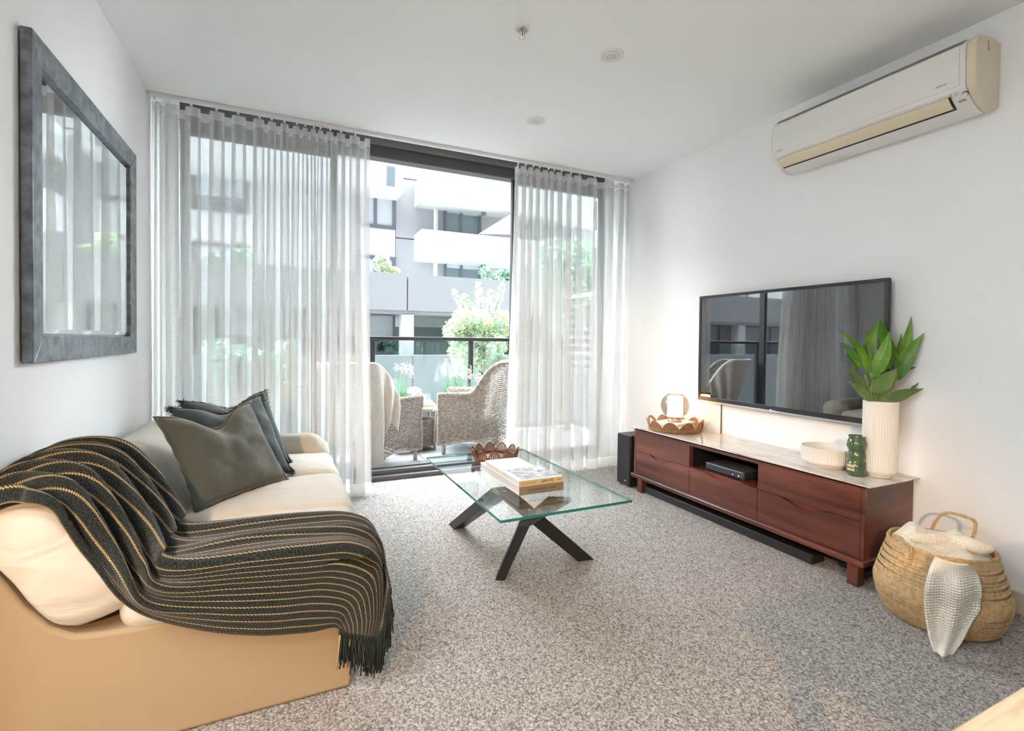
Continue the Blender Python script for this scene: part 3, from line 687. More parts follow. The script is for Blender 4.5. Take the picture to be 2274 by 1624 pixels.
# knitted throw over the left armchair
R1 = Matrix.Translation((.725, 4.63, 0)) @ Matrix.Rotation(math.radians(36.9), 4, 'Z')
def cht(s, t):
    # s 0..1 down the outside of the near (right hand) side, t across
    u = lerp(-.02, -.56, t) ; a = abs(u)
    q = a
    if q < .30: th = q/.30*PI/2; x = -.34+.13*(1-math.cos(th)); y = -.29*math.sin(th)
    else: x = lerp(-.21, .33, (q-.30)/.70); y = -lerp(.29, .315, (q-.30)/.70)
    top = .60+.31*ss((.62-a)/.34)+.028
    n_ = Vector((-math.cos(min(q/.30, 1)*PI/2), -math.sin(min(q/.30, 1)*PI/2), 0))
    drop = lerp(.62, .93, ss((t-.10)/.14))*lerp(1, .36, ss((t-.40)/.42))
    z = top-drop*max(0, s-.14)/.86
    lean = max(0, z-.42); x -= lean*.34*ss((.5-a)/.5)
    out = .03+.016*math.sin(t*26+s*2)*ss(s*2)+.02*ss(s*1.5)
    if s < .14: out = lerp(-.09, .03, s/.14); z = top+.012*math.sin(s/.14*PI)-.03*(1-s/.14)
    gather = -.06*ss(s)*(t-.35)
    return R1 @ (Vector((x+gather, y, z))+n_*out)
mb = MB().grid(cht, 34, 44, uvfn=lambda s, t: (s*.85, t*.55))
tag(mb.build('knitted_throw', STONEKNIT, smooth=True, solid=.008), 'pale stone knitted throw hanging over the left wicker armchair', 'throw')
# wicker side table and what stands on it
st = thing('wicker_side_table', 'round grey wicker side table between the balcony armchairs', 'table', (1.29, 5.02, 0))
MB().lathe((1.29, 5.02, .40), [(.0, 0), (.168, 0), (.18, .012), (.18, .036), (.168, .045), (0, .045)], 40, cap0=False).build('table_top', GREYWICK, st, smooth=True)
for k in range(4): a = PI/4+k*PI/2; MB().cyl((1.29+.155*math.cos(a), 5.02+.155*math.sin(a), 0), .014, .40, 10).build('leg', GREYWICK, st, smooth=True)
wv_ = MB()
for i in range(22):
    z = .05+i*.0125; wv_.tube([(1.29+(.135+(.004 if (i+k) % 2 else -.004))*math.cos(k*PI/20), 5.02+(.135+(.004 if (i+k) % 2 else -.004))*math.sin(k*PI/20), z) for k in range(40)], .0064, 4, closed=True)
tag(wv_.build('woven_drum', GREYWICK, st, smooth=True), kind='stuff')
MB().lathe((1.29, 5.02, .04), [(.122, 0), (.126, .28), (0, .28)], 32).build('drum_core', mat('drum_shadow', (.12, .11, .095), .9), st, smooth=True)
tz = .447
PALE = mat('pale_timber', (.62, .52, .40), .6); BOWLW = mat('matt_white', (.86, .86, .85), .6)
ty = MB().box((1.17, 4.93, tz), (1.41, 5.11, tz+.012)).box((1.17, 4.93, tz+.012), (1.18, 5.11, tz+.032)).box((1.40, 4.93, tz+.012), (1.41, 5.11, tz+.032)).box((1.18, 4.93, tz+.012), (1.40, 4.94, tz+.032)).box((1.18, 5.10, tz+.012), (1.40, 5.11, tz+.032)).build('serving_tray', PALE, bevel=.002)
tag(ty, 'pale timber tray on the wicker side table', 'tray')
tz2 = tz+.0125
def fl(n_, d): return lambda r, z, t: r*(1+d*math.cos(n_*t)) if r > .02 else r
cp = thing('ribbed_candle_jar', 'large ribbed white candle jar with knob lid on the balcony tray', 'jar', (1.275, 4.998, tz2))
MB().lathe((1.275, 4.998, tz2), [(.043, 0), (.046, .01), (.046, .085)], 72, fr=fl(24, .03), cap1=True).build('jar', BOWLW, cp, smooth=True)
MB().lathe((1.275, 4.998, tz2+.085), [(.047, 0), (.047, .008), (.0, .008)], 32, cap0=True).lathe((1.275, 4.998, tz2+.093), [(.011, 0), (.011, .03), (.0, .032)], 16).build('lid', BOWLW, cp, smooth=True)
cp = thing('ribbed_candle_jar', 'small ribbed white candle jar with knob lid on the balcony tray', 'jar', (1.362, 4.985, tz2))
MB().lathe((1.362, 4.985, tz2), [(.027, 0), (.029, .01), (.029, .042)], 72, fr=fl(24, .03), cap1=True).build('jar', BOWLW, cp, smooth=True)
MB().lathe((1.362, 4.985, tz2+.042), [(.030, 0), (.030, .006), (.0, .006)], 32).lathe((1.362, 4.985, tz2+.048), [(.007, 0), (.007, .022), (.0, .024)], 16).build('lid', BOWLW, cp, smooth=True)
ml = thing('mushroom_lamp', 'small white dome lamp on the balcony tray', 'lamp', (1.22, 5.065, tz2))
MB().lathe((1.22, 5.065, tz2), [(.045, 0), (.045, .008), (.024, .012), (.022, .13), (0, .13)], 32).build('stem', BOWLW, ml, smooth=True)
MB().lathe((1.22, 5.065, tz2+.125), [(.078*math.cos(a_*PI/16), .06*math.sin(a_*PI/16)) for a_ in range(9)], 40).build('shade', BOWLW, ml, smooth=True)
fp = thing('fluted_pot', 'white fluted floor pot under the left wicker armchair', 'pot', (1.08, 4.93, 0))
MB().lathe((1.08, 4.93, 0), [(.085, 0), (.10, .03), (.10, .22), (.095, .23), (.085, .22), (.08, .05), (0, .05)], 96, fr=fl(28, .035)).build('pot', BOWLW, fp, smooth=True)

# ================================================================== curtains
def curtain(name, label, x0, x1, waves, yb, seed, dens, splay, hem0=.012):
    t = thing(name, label, 'curtain', ((x0+x1)/2, 3.60, 0))
    rnd = random.Random(seed); N = waves*16
    # irregular fold spacing
    wts = [dens(k/waves)*rnd.uniform(.75, 1.25) for k in range(waves)]; tot = sum(wts); cum = [0]
    for q in wts: cum.append(cum[-1]+q/tot)
    amp = [rnd.uniform(.75, 1.2) for _ in range(waves+1)]; ph = [rnd.uniform(-.5, .5) for _ in range(waves+1)]
    shift = [rnd.uniform(-1, 1) for _ in range(waves+1)]
    def pt(s, v):        # s 0..1 along, v 0 top..1 bottom
        k = min(int(s*waves), waves-1); f_ = s*waves-k
        u = lerp(cum[k], cum[k+1], f_)
        A = lerp(amp[k], amp[k+1], f_); wid = (cum[k+1]-cum[k])*(x1-x0)
        aa = A*lerp(.034, .064, ss(v*1.2))
        th = 2*PI*f_
        x = lerp(x0, x1, u)+math.sin(2*th)*min(.034, wid*.30)*(.7+.5*v)
        y = yb-aa*math.cos(th)+.012*nz(u*9, v*2.2, seed)*v
        x += splay(u)*v**1.6+lerp(shift[k], shift[k+1], f_)*.022*v
        y += .10*ss(v)*(.25+.35*nz(u*3.1, .5, seed+3))
        z = lerp(2.566, hem0, v)
        x = max(XL+.006, min(XR-.008, x))
        return Vector((x, y, z))
    nv = 26
    vt = .022; vb = .965
    def seg(a, b, m_, nm, n_):
        mb = MB().grid(lambda i, j: pt(i, lerp(a, b, j)), N, n_); return mb.build(nm, m_, t, smooth=True)
    seg(0, vt, HEM, 'header_tape', 2); seg(vt, vb, SHEER, 'drop', nv); seg(vb, 1, HEM, 'hem', 3)
    # little carriers under the track
    for k in range(waves):
        c_ = pt(k/waves, 0); mb = MB().box((c_.x-.006, 3.597, 2.56), (c_.x+.006, 3.607, 2.579)); mb.build('glider', WHITEGLOSS, t)
    return t
curtain('sheer_curtain', 'sheer off-white linen curtain gathered left of the open balcony door', XL+.012, .545, 16, 3.665, 5, lambda u: 1.5-.9*math.exp(-((u-.62)/.22)**2)-1.2*math.exp(-(u/.08)**2), lambda u: .05*ss((u-.8)/.2))
curtain('sheer_curtain', 'sheer off-white linen curtain gathered right of the open balcony door', 1.70, XR-.008, 12, 3.665, 9, lambda u: .55+1.1*ss((u-.45)/.4)-1.35*math.exp(-((u-1)/.15)**2), lambda u: -.02*(1-u)+.05*math.exp(-((u-.5)/.2)**2))
# ================================================================== sofa
def puff(mb, c, hx, hy, hz, R, n=14, crown=0., wr=.0, seed=0):
    idx = {}; base = len(mb.v)
    def add(p):
        key = tuple(round(q, 5) for q in p)
        if key in idx: return idx[key]
        h = Vector((hx, hy, hz)); q = Vector((p[0]*hx, p[1]*hy, p[2]*hz))
        r = min(R, hx, hy, hz)
        cl = Vector([max(-(h[i]-r), min(h[i]-r, q[i])) for i in range(3)]); d = q-cl
        q2 = cl+(d.normalized()*r if d.length > 1e-9 else Vector((0, 0, 0)))
        q2.z += crown*(1-p[0]**2)*(1-p[1]**2)*(1 if p[2] > 0 else 0)*max(0, p[2])
        if wr: 
            n_ = Vector((q2.x/hx, q2.y/hy, q2.z/hz)).normalized()
            q2 += n_*(nz(q2.x*5+seed, q2.y*5, q2.z*5)*wr+nz(q2.x*16+seed, q2.y*6, q2.z*14)*wr*.45)
        idx[key] = len(mb.v); mb.v.append(tuple(Vector(c)+q2)); return idx[key]
    for ax in range(3):
        for sgn in (-1, 1):
            for i in range(n):
                for j in range(n):
                    qs = []
                    for (a, b) in ((i, j), (i+1, j), (i+1, j+1), (i, j+1)):
                        p = [0, 0, 0]; p[ax] = sgn; p[(ax+1) % 3] = -1+2*a/n; p[(ax+2) % 3] = -1+2*b/n; qs.append(add(p))
                    if sgn < 0: qs.reverse()
                    mb.face(*qs)
    return mb
sf = thing('sofa', 'low cream canvas slipcover sofa along the left wall', 'sofa', (-.27, 2.55, 0))
prof = [(-.745, 0), (.198, 0), (.206, .06), (.214, .30), (.18, .318), (-.30, .33), (-.45, .334), (-.51, .342), (-.56, .375), (-.61, .44), (-.65, .515), (-.69, .58), (-.745, .60)]
MB().prism(prof, 'y', 1.655, 3.465).build('base', PANEL, sf, bevel=.012, seg=3)
ys = [1.648, 2.172, 2.715, 3.225]
for k in range(3):
    mb = puff(MB(), (-.075, (ys[k]+ys[k+1])/2, .375), .345, (ys[k+1]-ys[k])/2+.004, .068, .06, 26, crown=.024, wr=.012, seed=k*7)
    mb.build('seat_cushion', LINEN, sf, smooth=True)
bp_ = catmull([(-.50, .355, 0), (-.40, .375, 0), (-.335, .425, 0), (-.372, .47, 0), (-.43, .545, 0), (-.49, .625, 0), (-.555, .69, 0), (-.63, .712, 0), (-.70, .69, 0), (-.74, .635, 0), (-.735, .585, 0), (-.69, .575, 0), (-.64, .50, 0), (-.60, .43, 0), (-.55, .37, 0), (-.50, .355, 0)], 56)[:-1]
cx_ = sum(p.x for p in bp_)/len(bp_); cz_ = sum(p.y for p in bp_)/len(bp_)
mb = MB(); yb0, yb1 = 1.640, 3.44; nb = 70
def bkpt(i, j):
    p = bp_[int(round(j*len(bp_))) % len(bp_)]
    if i < .06: d = i/.06; y = yb0+.05*(1-math.cos(d*PI/2))*1.0; sc = math.sin(d*PI/2)**.28 if d > 0 else 0
    elif i > .94: d = (1-i)/.06; y = yb1-.05*(1-math.cos(d*PI/2)); sc = math.sin(d*PI/2)**.28 if d > 0 else 0
    else: y = lerp(yb0+.05, yb1-.05, (i-.06)/.88); sc = 1
    x = cx_+(p.x-cx_)*sc; z = cz_+(p.y-cz_)*sc
    top = max(0, (z-.45)/.25)
    z -= .035*ss((y-1.9)/1.2)*top
    w_ = nz(x*6, y*2.2, z*6+4)*.014+nz(x*9+3, y*5, z*14)*.006
    w_ += .007*math.sin((z*26+x*14)+nz(x*3, y*3)*4)*math.exp(-((y-1.66)/.05)**2)
    n_ = Vector((x-cx_, 0, z-cz_)); n_ = n_.normalized() if n_.length > 1e-6 else Vector((0, 0, 0))
    v_ = Vector((x, y, z))+n_*w_*sc
    v_.x = max(v_.x, XL+.012); return v_
mb.grid(bkpt, nb, len(bp_), cv=True)
mb.build('back_cushion', LINEN, sf, smooth=True)
mb = puff(MB(), (-.09, 3.345, .40), .335, .115, .135, .10, 20, crown=.01, wr=.012, seed=40); mb.build('arm', LINEN, sf, smooth=True)

# ------------------------------------------------------------------ striped throw on the sofa
st_prof = [(-.735, .63), (-.70, .70), (-.63, .728), (-.545, .712), (-.475, .635), (-.415, .553), (-.355, .482), (-.29, .466), (-.1, .478), (.08, .474), (.20, .462), (.268, .42), (.292, .35), (.30, .30)]
yfar = [2.10, 2.12, 2.14, 2.15, 2.14, 2.11, 2.06, 2.02, 1.96, 1.93, 1.90, 1.87, 1.80, 1.73]
ymid = [1.86, 1.86, 1.86, 1.85, 1.82, 1.78, 1.70, 1.665, 1.645, 1.64, 1.64, 1.64, 1.638, 1.635]
npx = [None, (0, 1141), (49, 1137), (92, 1146), (120, 1178), (172, 1242), (244, 1306), (330, 1362), (446, 1393), (566, 1403), (650, 1399), (712, 1394), (738, 1397), (748, 1400)]
G0 = [Vector((-.735, 1.635, .62))]+[at(a, b, 'y', 1.632 if k < 5 else 1.624) for k, (a, b) in enumerate(npx[1:])]
G1 = [Vector((a, y, b)) for (a, b), y in zip(st_prof, ymid)]; G2 = [Vector((a, y, b)) for (a, b), y in zip(st_prof, yfar)]
G1[12] = at(846, 1345, 'y', 1.635); G1[13] = at(834, 1420, 'y', 1.632); G1[11] = at(836, 1250, 'y', 1.638)
G2[12] = at(851, 1262, 'x', .30); G2[13] = at(862, 1308, 'x', .306)
NS, NT = 150, 64
C0, C1, C2 = catmull(G0, NS), catmull(G1, NS), catmull(G2, NS)
def thr(s, t, raw=False):
    i = min(NS, int(round(s*NS)))
    a, b, c = C0[i], C1[i], C2[i]
    if t < .5: p = a.lerp(b, t*2)
    else: p = b.lerp(c, t*2-1)
    q = a*(1-t)**2+ (4*b-a-c)*.5*2*t*(1-t) + c*t*t
    p = p.lerp(q, .35)
    return p
def thr_d(s, t):
    p = thr(s, t); e = .012
    ds = thr(min(1, s+e), t)-thr(max(0, s-e), t); dt = thr(s, min(1, t+e))-thr(s, max(0, t-e)); n_ = dt.cross(ds)
    n_ = n_.normalized() if n_.length > 1e-9 else Vector((0, 0, 1))
    if n_.z < -.2 or (abs(n_.z) < .3 and n_.y > 0 and t < .4): n_ = -n_
    n_ = n_.lerp(Vector((.75, -.55, .35)).normalized(), ss((s-.80)/.10)).normalized()
    wob = nz(s*3, t*1.5, 2)*.6
    bk = ss((.62-s)/.16)*ss(s/.04)
    f1 = (.5+.5*math.sin(2*PI*(t*5.2+wob*.5+s*.9)))**1.5*.046*bk*ss(t/.08+.25)
    f2 = (math.exp(-((t-(.93-.05*s))/.05)**2)*.022+math.exp(-((t-.74+.22*(1-s))/.045)**2)*.026)*ss((s-.5)/.12)*(1-ss((s-.80)/.12))
    f3 = .006*(1+math.sin(2*PI*(t*2.3+s*1.6)))*ss((s-.45)/.2)
    r_ = p+n_*(.007+.009*bk+f1+f2+f3); r_.x = max(r_.x, XL+.014); return r_
tw_ = thing('striped_throw', 'dark green knitted throw with tan stripes draped over the near end of the sofa', 'throw', (-.2, 1.75, .30))
mb = MB().grid(thr_d, NS, NT, uvfn=lambda s, t: (s*1.75, t*.44))
mb.build('cloth', THROW, tw_, smooth=True, solid=.007)
rnd = random.Random(77)
for k in range(27):
    t_ = (k+.5)/27; p = thr_d(1, t_); y_ = MB(); L_ = rnd.uniform(.095, .125)
    if t_ > .55: L_ *= .95
    y_.tube([p+Vector((0, 0, .006)), p+Vector((0, 0, -.012))], .0062, 6)
    for q in range(7):
        o_ = Vector((rnd.uniform(-.007, .007), rnd.uniform(-.007, .007), 0)); l2 = L_*rnd.uniform(.75, 1.05)
        dr = Vector((rnd.uniform(-.012, .012), rnd.uniform(-.012, .012), 0))
        pts = [p+Vector((0, 0, -.008))+o_*.3, p+o_+dr*.3+Vector((0, 0, -l2*.4)), p+o_*1.1+dr*.7+Vector((0, 0, -l2*.75)), p+o_+dr+Vector((0, 0, -l2))]
        y_.mi = 1 if (q == 0 and k % 3 == 0) else 0
        y_.tube(pts, .0024, 5)
    y_.build('tassel', [YARN, YARN2], tw_, smooth=True)

# ------------------------------------------------------------------ cushions
def cushion(name, label, BL, BR, TL, T, matl, chop, seed, fringe=None, flange=None, group=None):
    BL, BR, TL = Vector(BL), Vector(BR), Vector(TL); wd = (BR-BL).length; ht = (TL-BL).length; ctr = (BR+TL)/2
    mb, rim = pillow_mesh(wd, ht, T, 30, chop, seed, .007); M_ = frame3(ctr, BR-BL, TL-BL)
    t = thing(name, label, 'cushion', tuple((BL+BR)/2)); xf(mb, M_).build('cover', matl, t, smooth=True)
    rim = [M_ @ p for p in rim]; n = len(rim)
    if flange:
        fm = MB(); k0 = len(fm.v)
        for i, p in enumerate(rim):
            o_ = (p-ctr).normalized(); fm.v += [tuple(p-o_*.004), tuple(p+o_*(.014+.002*math.sin(i*1.3)))]
        for i in range(n): j = (i+1) % n; fm.face(2*i, 2*j, 2*j+1, 2*i+1)
        fm.build('flange', matl, t, smooth=True, solid=.006)
    if fringe:
        fm = MB(); rnd = random.Random(seed); zz = (M_.to_3x3() @ Vector((0, 0, 1)))
        for i in range(n):
            p, q = rim[i], rim[(i+1) % n]
            corner = min((p-rim[c_*30]).length for c_ in range(4)) < .03
            for k in range(16 if corner else 11):
                b = p.lerp(q, rnd.random()); o_ = (b-ctr).normalized()
                d = (o_+zz*rnd.uniform(-.6, .6)+Vector((rnd.uniform(-.5, .5), rnd.uniform(-.5, .5), rnd.uniform(-.6, .3)))).normalized()
                fm.tube([b-o_*.003, b+d*.008, b+d*(.022 if corner else .015)*rnd.uniform(.6, 1.2)+Vector((0, 0, -.004))], .0009, 3, caps=False)
        tag(fm.build('fringe', fringe, t), kind='stuff')
    return t
c3 = cushion('throw_cushion', 'dark teal cushion with frayed fringe, rearmost on the sofa', (-.315, 2.565, .46), (.02, 2.90, .465), (-.43, 2.70, .838), .13, TEALLIN, .05, 31, fringe=TEALFR, group=1)
c2 = cushion('throw_cushion', 'dark teal cushion with frayed fringe, behind the grey-green cushion', (-.315, 2.40, .455), (.025, 2.72, .463), (-.452, 2.555, .828), .13, TEALLIN, .05, 17, fringe=TEALFR)
c1 = cushion('throw_cushion', 'grey-green linen cushion with stitched flange edge, front on the sofa', (-.325, 2.255, .455), (-.005, 2.56, .468), (-.468, 2.43, .805), .145, GREENLIN, .085, 4, flange=1)
for c_ in (c2, c3): c_['group'] = 'dark teal fringed cushions'

# ================================================================== wall mirror
mr = thing('wall_mirror', 'large rectangular mirror in a mottled pewter frame on the left wall', 'mirror', (-.74, 2.62, 1.05))
my0, my1, mz0, mz1, fw, mx = 2.03, 3.21, 1.05, 2.095, .088, -.718
def rail(a, b, c, d):   # four (y,z) corners of the face
    m_ = MB(); 
    m_.hexa([(XL+.004, *a), (XL+.004, *b), (mx, *b), (mx, *a), (XL+.004, *d), (XL+.004, *c), (mx-.006, *c), (mx-.006, *d)]); return m_.build('frame_rail', PEWTER, mr, bevel=.003)
O1, O2, O3, O4 = (my0, mz0), (my1, mz0), (my1, mz1), (my0, mz1); I1, I2, I3, I4 = (my0+fw, mz0+fw), (my1-fw, mz0+fw), (my1-fw, mz1-fw), (my0+fw, mz1-fw)
for a, b, c, d in ((O1, O2, I2, I1), (O2, O3, I3, I2), (O3, O4, I4, I3), (O4, O1, I1, I4)): rail(a, b, c, d)
bw = .022; gx = XL+.020
MB().box((XL+.006, I1[0]+bw, I1[1]+bw), (gx, I3[0]-bw, I3[1]-bw)).build('mirror_glass', MIRROR, mr)
J = [(I1[0]+bw, I1[1]+bw), (I2[0]-bw, I2[1]+bw), (I3[0]-bw, I3[1]-bw), (I4[0]+bw, I4[1]-bw)]; I_ = [I1, I2, I3, I4]
for k in range(4):
    m_ = MB(); a, b = I_[k], I_[(k+1) % 4]; c, d = J[(k+1) % 4], J[k]
    m_.v += [(gx-.006, *a), (gx-.006, *b), (gx, *c), (gx, *d)]; m_.face(0, 1, 2, 3); m_.build('bevel_strip', MIRROR, mr)

# ================================================================== coffee table
ct = thing('coffee_table', 'rectangular clear glass coffee table on angled black metal legs', 'table', (1.13, 2.41, 0))
gz0, gz1 = .390, .402
g_ = MB(); tx0, tx1, ty0, ty1 = .800, 1.468, 1.826, 2.998
g_.box((tx0, ty0, gz0), (tx1, ty1, gz1)); g_.m = [0, 0, 1, 1, 1, 1]
g_.build('glass_top', [TOPGLASS, GEDGE], ct)
LEGM = mat('leg_black', (.022, .022, .024), .42, metal=.4)
def sect(c, d, hw, hl):
    d = Vector((d[0], d[1], 0)).normalized(); n_ = Vector((-d.y, d.x, 0)); c = Vector(c)
    return [c-d*hl-n_*hw, c+d*hl-n_*hw, c+d*hl+n_*hw, c-d*hl+n_*hw]
def beam(secs):
    m_ = MB()
    for a, b in zip(secs[:-1], secs[1:]): m_.hexa(a+b)
    return m_.build('leg', LEGM, ct)
dB = (1.18-.945, 2.01-2.14)
beam([sect((.94, 2.14, 0), dB, .030, .022), sect((1.03, 2.07, .27), dB, .030, .026), sect((1.185, 2.005, .389), dB, .032, .055)])
dC = (.985-1.43, 2.21-2.15)
beam([sect((1.425, 2.165, 0), dC, .036, .045), sect((.985, 2.215, .389), dC, .036, .05)])
dA = (.985-.955, 2.215-2.86)
beam([sect((.955, 2.85, 0), dA, .036, .045), sect((.99, 2.235, .389), dA, .036, .055)])
for (x, y) in ((.99, 2.215), (1.185, 2.005)): MB().cyl((x, y, .3885), .012, .0012, 16).build('glue_disc', CHROME, ct)
# books
BKT = .4025
def book(name, label, x0, x1, y0, y1, z0, z1, cover, spine, ang=0):
    t = thing(name, label, 'book', ((x0+x1)/2, (y0+y1)/2, z0))
    MB().box((x0, y0, z1-.003), (x1, y1, z1)).build('front_cover', cover, t, bevel=.0008); MB().box((x0, y0, z0), (x1, y1, z0+.003)).build('back_cover', cover, t, bevel=.0008)
    MB().box((x0, y0-.003, z0), (x1, y0, z1)).build('spine', spine, t, bevel=.001); MB().box((x0+.003, y0+.001, z0+.003), (x1-.003, y1-.003, z1-.003)).build('pages', PAPER, t)
    return t
b1 = book('book', 'thick book with brown spine at the bottom of the coffee table stack', 1.008, 1.250, 2.085, 2.60, BKT, BKT+.040, COVERW, BROWNSP)
text('spine_title', 'CONTEMPORARY LIVING', .0135, (1.129, 2.0818, BKT+.021), (1, 0, 0), (0, 0, 1), INK, b1)
MB().box((1.112, 2.0815, BKT+.0085), (1.146, 2.0822, BKT+.0092)).build('title_rule', INK, b1)
z2 = BKT+.0405
b2 = book('book', 'tan spine book with a cup photograph on its cover, top near end of the stack', 1.006, 1.248, 2.085, 2.305, z2, z2+.029, COVERW, TANSP)
text('spine_title', 'be well', .022, (1.160, 2.0818, z2+.0155), (-1, 0, 0), (0, 0, -1), INK, b2)
for row in range(2):
    for k in range(9): MB().box((1.018+k*.0085, 2.0812, z2+.011+.007*row), (1.018+k*.0085+.0045+.002*((k*5+row) % 2), 2.0818, z2+.0125+.007*row)).build('spine_print', INK, b2)
MB().box((1.215, 2.0812, z2+.015), (1.238, 2.0818, z2+.017)).build('spine_print', INK, b2)
MB().box((1.030, 2.10, z2+.029), (1.246, 2.295, z2+.0294)).build('cover_photo', PHOTO, b2)
for (x, y, r_) in ((1.11, 2.20, .016), (1.145, 2.205, .017), (1.15, 2.18, .013)): MB().tube([(x+r_*math.cos(a*PI/12), y+r_*math.sin(a*PI/12), z2+.0296) for a in range(24)], .002, 4, closed=True).build('printed_ring', COVERW, b2)
for k in range(5): MB().box((1.172+k*.013, 2.225, z2+.0294), (1.179+k*.013, 2.29, z2+.0297)).build('printed_stripe', COVERW, b2)
b3 = book('book', 'plain white book at the far end of the coffee table stack', 1.004, 1.205, 2.318, 2.515, z2, z2+.030, COVERW, COVERW)
for k in range(6): MB().box((1.12+k*.011, 2.336, z2+.030), (1.127+k*.011, 2.340, z2+.0303)).build('cover_print', mat('emboss', (.66, .66, .66), .4), b3)

# ------------------------------------------------------------------ scalloped rattan trays
def rattan_tray(name, label, c, R, n, h, m_, handles=(), rows=7, stakes=7, gap=1.0, start=0.):
    t = thing(name, label, 'tray', c)
    MB().lathe(c, [(R*.98, 0), (R, .006), (R*.98, .012), (0, .010)], 64, cap0=True).build('base', m_, t, smooth=True)
    for ring in (.012, .020): MB().tube([(c[0]+R*math.cos(a*PI/36), c[1]+R*math.sin(a*PI/36), c[2]+ring) for a in range(72)], .005, 6, closed=True).build('rim_braid', m_, t, smooth=True)
    for k in range(n):
        a0 = start+2*PI*k/n; a1 = start+2*PI*(k+1)/n
        def P_(f_, z): 
            a = lerp(a0, a1, f_); r_ = R*(1+.10*z/h); return Vector((c[0]+r_*math.cos(a), c[1]+r_*math.sin(a), c[2]+.018+z))
        arch = [P_(q/16, h*math.sin(PI*q/16)**.75) for q in range(17)]
        if k in handles:
            MB().tube(arch, .0085, 8).build('handle', m_, t, smooth=True); continue
        s_ = MB().tube(arch, .0042, 6)
        for i in range(rows):
            z = h*(i+.5)/rows; w_ = math.asin(min(1, (z/h)**(1/.75)))/PI
            if .5-w_ < .06: continue
            s_.tube([P_(lerp(w_, 1-w_, q/8), z)+Vector((math.cos(a0), math.sin(a0), 0))*(.0016 if (q+i) % 2 else -.0016) for q in range(9)], .0032*gap, 4, caps=False)
        for i in range(1, stakes):
            f_ = i/stakes; s_.tube([P_(f_, 0), P_(f_, h*math.sin(PI*f_)**.75)], .0026, 4, caps=False)
        s_.build('scallop', m_, t, smooth=True)
    return t
tc_ = Vector((1.185, 2.80, BKT))
rattan_tray('rattan_tray', 'brown scalloped rattan tray behind the books on the coffee table', tuple(tc_), .135, 11, .052, RATTAND, rows=7, gap=.62)

# ================================================================== media cabinet
mc = thing('media_cabinet', 'long mahogany media cabinet with marble top below the television', 'cabinet', (2.64, 2.19, 0))
CX0, CX1, CY0, CY1, CZ0, CZ1 = 2.44, 2.835, 1.365, 3.02, .134, .470
cr = MB().box((CX0+.018, CY0, CZ0), (CX1, CY0+.018, CZ1)).build('side_panel', MAHOGX, mc)
MB().box((CX0, CY0, CZ0), (CX0+.018, CY0+.016, CZ1)).build('edge_strip', MAHOG, cr)
MB().box((CX0, CY1-.018, CZ0), (CX1, CY1, CZ1)).build('side_panel', MAHOGX, mc)
MB().box((CX0+.02, CY0+.018, CZ0), (CX1, CY1-.018, CZ0+.016)).box((CX1-.01, CY0+.018, CZ0), (CX1, CY1-.018, CZ1)).build('back_panel', MAHOG, mc)
MB().box((CX0+.025, CY0+.018, CZ0+.016), (CX1-.012, 1.93, CZ1-.002)).box((CX0+.025, 2.455, CZ0+.016), (CX1-.012, CY1-.018, CZ1-.002)).box((CX0+.025, 1.93, CZ0+.016), (CX1-.012, 2.455, .312)).build('carcass', MAHOG, mc)
MB().box((CX0, 1.93, .452), (CX1-.012, 2.452, CZ1)).build('niche_rail', MAHOG, mc)
MB().box((CX0+.0205, 1.925, CZ0+.002), (CX0+.0248, 1.942, CZ1-.001)).build('divider', MAHOG, mc)
MB().box((CX0+.0205, 2.444, CZ0+.002), (CX0+.0248, 2.460, CZ1-.001)).build('divider', MAHOG, mc)
MB().box((CX0+.03, 1.9305, .3125), (CX1-.015, 1.934, .451)).box((CX0+.03, 2.451, .3125), (CX1-.015, 2.4545, .451)).box((CX1-.02, 1.934, .3125), (CX1-.0125, 2.451, .451)).box((CX0+.03, 1.934, .448), (CX1-.02, 2.451, .4515)).build('niche_lining', BLACKIN, mc)
def drawer(y0, y1, z0, z1, scoop):
    y0 += .0022; y1 -= .0022; z0 += .0015; z1 -= .0015; yc = (y0+y1)/2; hw = .135
    poly = [(y0, z0), (y1, z0), (y1, z1)]
    if scoop:
        for k in range(17):
            f_ = k/16; poly.append((yc+hw*(1-2*f_), z1-.030*math.sin(PI*f_)**1.35))
    poly.append((y0, z1))
    d_ = MB().prism(poly, 'x', CX0, CX0+.020).build('drawer', MAHOG, mc)
    if scoop: MB().prism([(yc-hw, z1-.034), (yc+hw, z1-.034), (yc+hw, z1+.002), (yc-hw, z1+.002)], 'x', CX0+.0205, CX0+.0245).build('finger_recess', mat('recess_mahogany', (.16, .035, .022), .35), d_)
for (a, b) in ((2.452, 3.0015), (1.3815, 1.934)):
    drawer(a, b, .308, CZ1, False); drawer(a, b, CZ0, .308, True)
drawer(1.934, 2.452, CZ0, .312, True)
MB().hexa([(2.452, 1.362, .4705), (2.838, 1.362, .4705), (2.838, 3.03, .4705), (2.452, 3.03, .4705), (2.428, 1.338, .4795), (2.838, 1.338, .4795), (2.838, 3.048, .4795), (2.428, 3.048, .4795)]).box((2.428, 1.338, .4795), (2.838, 3.048, .4855)).build('marble_top', MARBLE, mc, bevel=.0012)
MB().box((2.412, 1.352, .104), (2.835, 3.03, .134)).build('base_frame', MAHOG, mc, bevel=.009, seg=4)
for (x, y) in ((2.432, 1.41), (2.432, 2.945), (2.77, 1.41), (2.77, 2.945)): MB().box((x, y-.025, 0), (x+.05, y+.025, .105)).build('leg', MAHOG, mc, bevel=.003)
MB().box((2.49, 1.42, .0), (2.77, 1.45, .03)).build('floor_stretcher', MAHOG, mc, bevel=.003)
MT = .486
